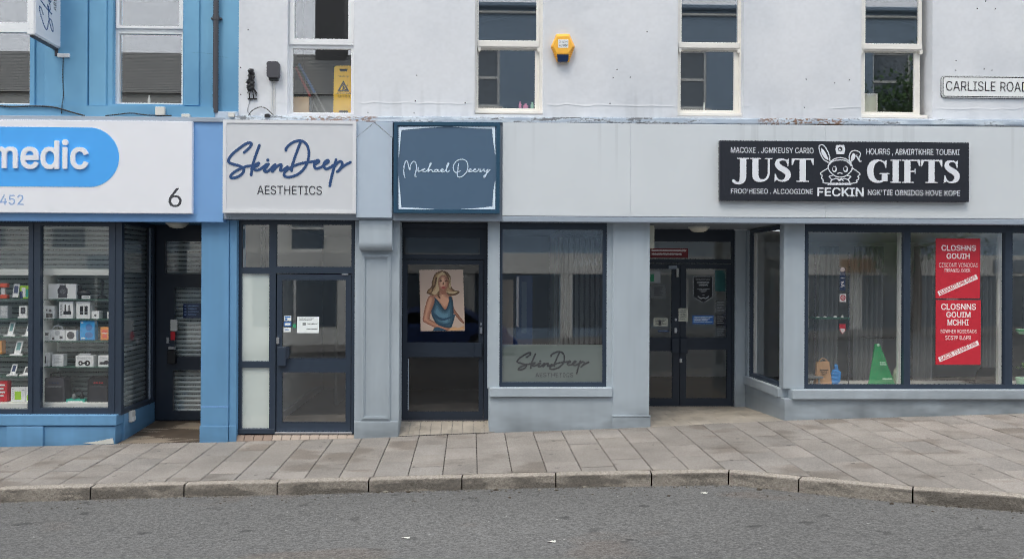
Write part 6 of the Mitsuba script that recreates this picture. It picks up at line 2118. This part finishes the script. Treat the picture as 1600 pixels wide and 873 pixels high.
for s in (-1, 1):
    gp = Polygon([(-1.2, .95), (-.78, 1.32), (.85, 1.32), (1.35, .98)]).buffer(-.02)
    gm = prism(gp, 0, .012)
    v = np.array(gm.vertices)
    t = np.clip((v[:, 2] - .85) / .6, 0, 1)
    v = np.stack([xcar + v[:, 0], ycar + s * (.852 * (1 - .22 * t) + v[:, 1]), zc_ + v[:, 2]], 1)
    obj('side_window', trimesh.Trimesh(v, gm.faces if s < 0 else gm.faces[:, ::-1], process=False), 'opp_glass', ck)
    for wx in (-1.3, 1.28):
        wk = thing_part('wheel', ck)
        obj('tyre', lathe([(.2, -.1), (.31, -.1), (.33, -.07), (.33, .07), (.31, .1), (.2, .1)], [xcar + wx, ycar + s * .77, zc_ + .33], 'y', 28), 'tyre', wk, smooth=40)
        obj('rim', lathe([(0, -.07), (.2, -.08), (.2, .08), (0, .07)], [xcar + wx, ycar + s * .77, zc_ + .33], 'y', 20), 'rim', wk, smooth=40)
    obj('headlight', ellipsoid((xcar - 2.02, ycar + s * .6, zc_ + .68), (.08, .18, .08), 2), 'dull_white', ck, smooth=True)
    obj('tail_light', ellipsoid((xcar + 2.03, ycar + s * .62, zc_ + .75), (.06, .12, .12), 2), 'carton_red', ck, smooth=True)
# street tree mirrored in the right hand windows
tk = thing('street_tree', 'leafy street tree across the road, mirrored in the rightmost windows', 'tree')
tx, ty = 14.4, -16.3
tz = float(zroad(tx, Y_FAR_KERB)) + .1
limbs = [tube([(tx, ty, tz), (tx + .05, ty, tz + 1.6), (tx - .05, ty + .05, tz + 3.2), (tx + .1, ty, tz + 6.2), (tx, ty, tz + 9.2)], np.linspace(.17, .05, 25), 10)]
tips = []
for i in range(34):
    h_ = rng.uniform(2.0, 9.0)
    a, L_ = rng.uniform(0, 6.28), rng.uniform(1.0, 2.4) * (1.1 - abs(h_ - 5.2) / 7)
    s = np.array([tx, ty, tz + h_])
    e = s + [math.cos(a) * L_, math.sin(a) * L_, L_ * .55]
    limbs.append(tube([s, (s + e) / 2 + [0, 0, -.1], e], np.linspace(.045, .012, 13), 6))
    tips += [e, (s + e) / 2, s * .3 + e * .7]
obj('trunk', limbs, 'bark', tk, smooth=True)
nrng = np.random.default_rng(5)
for nm_, cnt in (('leaf', 7000), ('leaf_light', 4200)):
    c = np.array(tips)[nrng.integers(0, len(tips), cnt)] + nrng.normal(0, .34, (cnt, 3))
    d1 = nrng.normal(0, 1, (cnt, 3))
    d1 /= np.linalg.norm(d1, axis=1, keepdims=True)
    d2 = np.cross(d1, nrng.normal(0, 1, (cnt, 3)))
    d2 /= np.linalg.norm(d2, axis=1, keepdims=True)
    s = nrng.uniform(.05, .10, (cnt, 1))
    V = np.stack([c - d1 * s, c + d2 * s * .55, c + d1 * s, c - d2 * s * .55], 1).reshape(-1, 3)
    i = np.arange(cnt)[:, None] * 4
    Fc = np.vstack([i + [0, 1, 2], i + [0, 2, 3]])
    obj('crown', trimesh.Trimesh(V, Fc, process=False), nm_, tk, kind='stuff')

# ------------------------------------------------------------------ grit and small litter in the gutter
gr = []
for i in range(900):
    x = rng.uniform(-7.5, 7.5)
    d = abs(rng.gauss(0, .05)) if i < 700 else rng.uniform(0, .5)
    y = float(ykb(x)) - KW - .008 - d
    r_ = rng.uniform(.003, .009) if i % 40 else rng.uniform(.012, .022)
    m_ = trimesh.creation.icosphere(0)
    v_ = np.array(m_.vertices) * [r_ * rng.uniform(.8, 1.8), r_, r_ * .7] + [x, y, float(zroad(x, y)) + r_ * .3]
    gr.append(trimesh.Trimesh(v_, m_.faces, process=False))
obj('grit', gr[:380], 'grit_grey', 'road', kind='stuff')
obj('grit', gr[380:], 'moss_dirt', 'road', kind='stuff')
sc = random.Random(4)
for i, (x, y, lab) in enumerate(((-.55, -4.2, 'white scrap of paper on the asphalt left of the middle'), (.7, -4.5, 'small torn white scrap on the asphalt below the frosted window'), (2.4, -2.95, 'pale leaf-like scrap lying in the gutter near the kerb bend'))):
    z = float(zroad(x, y))
    p_ = [(x + .045 * math.cos(t) * sc.uniform(.6, 1.2), y + .025 * math.sin(t) * sc.uniform(.6, 1.2), z + .006 + .004 * math.sin(2 * t)) for t in np.linspace(0, 6.28, 8)[:-1]]
    v_ = np.array(p_ + [(a_, b_, c_ + .0012) for a_, b_, c_ in p_])
    f_s = [(7, 7 + j, 8 + j) for j in range(1, 6)] + [(0, j + 1, j) for j in range(1, 6)]
    for j in range(7):
        k2 = (j + 1) % 7
        f_s += [(j, k2, k2 + 7), (j, k2 + 7, j + 7)]
    obj('paper_scrap', trimesh.Trimesh(v_, f_s, process=False), 'dull_white', label=lab, cat='litter')
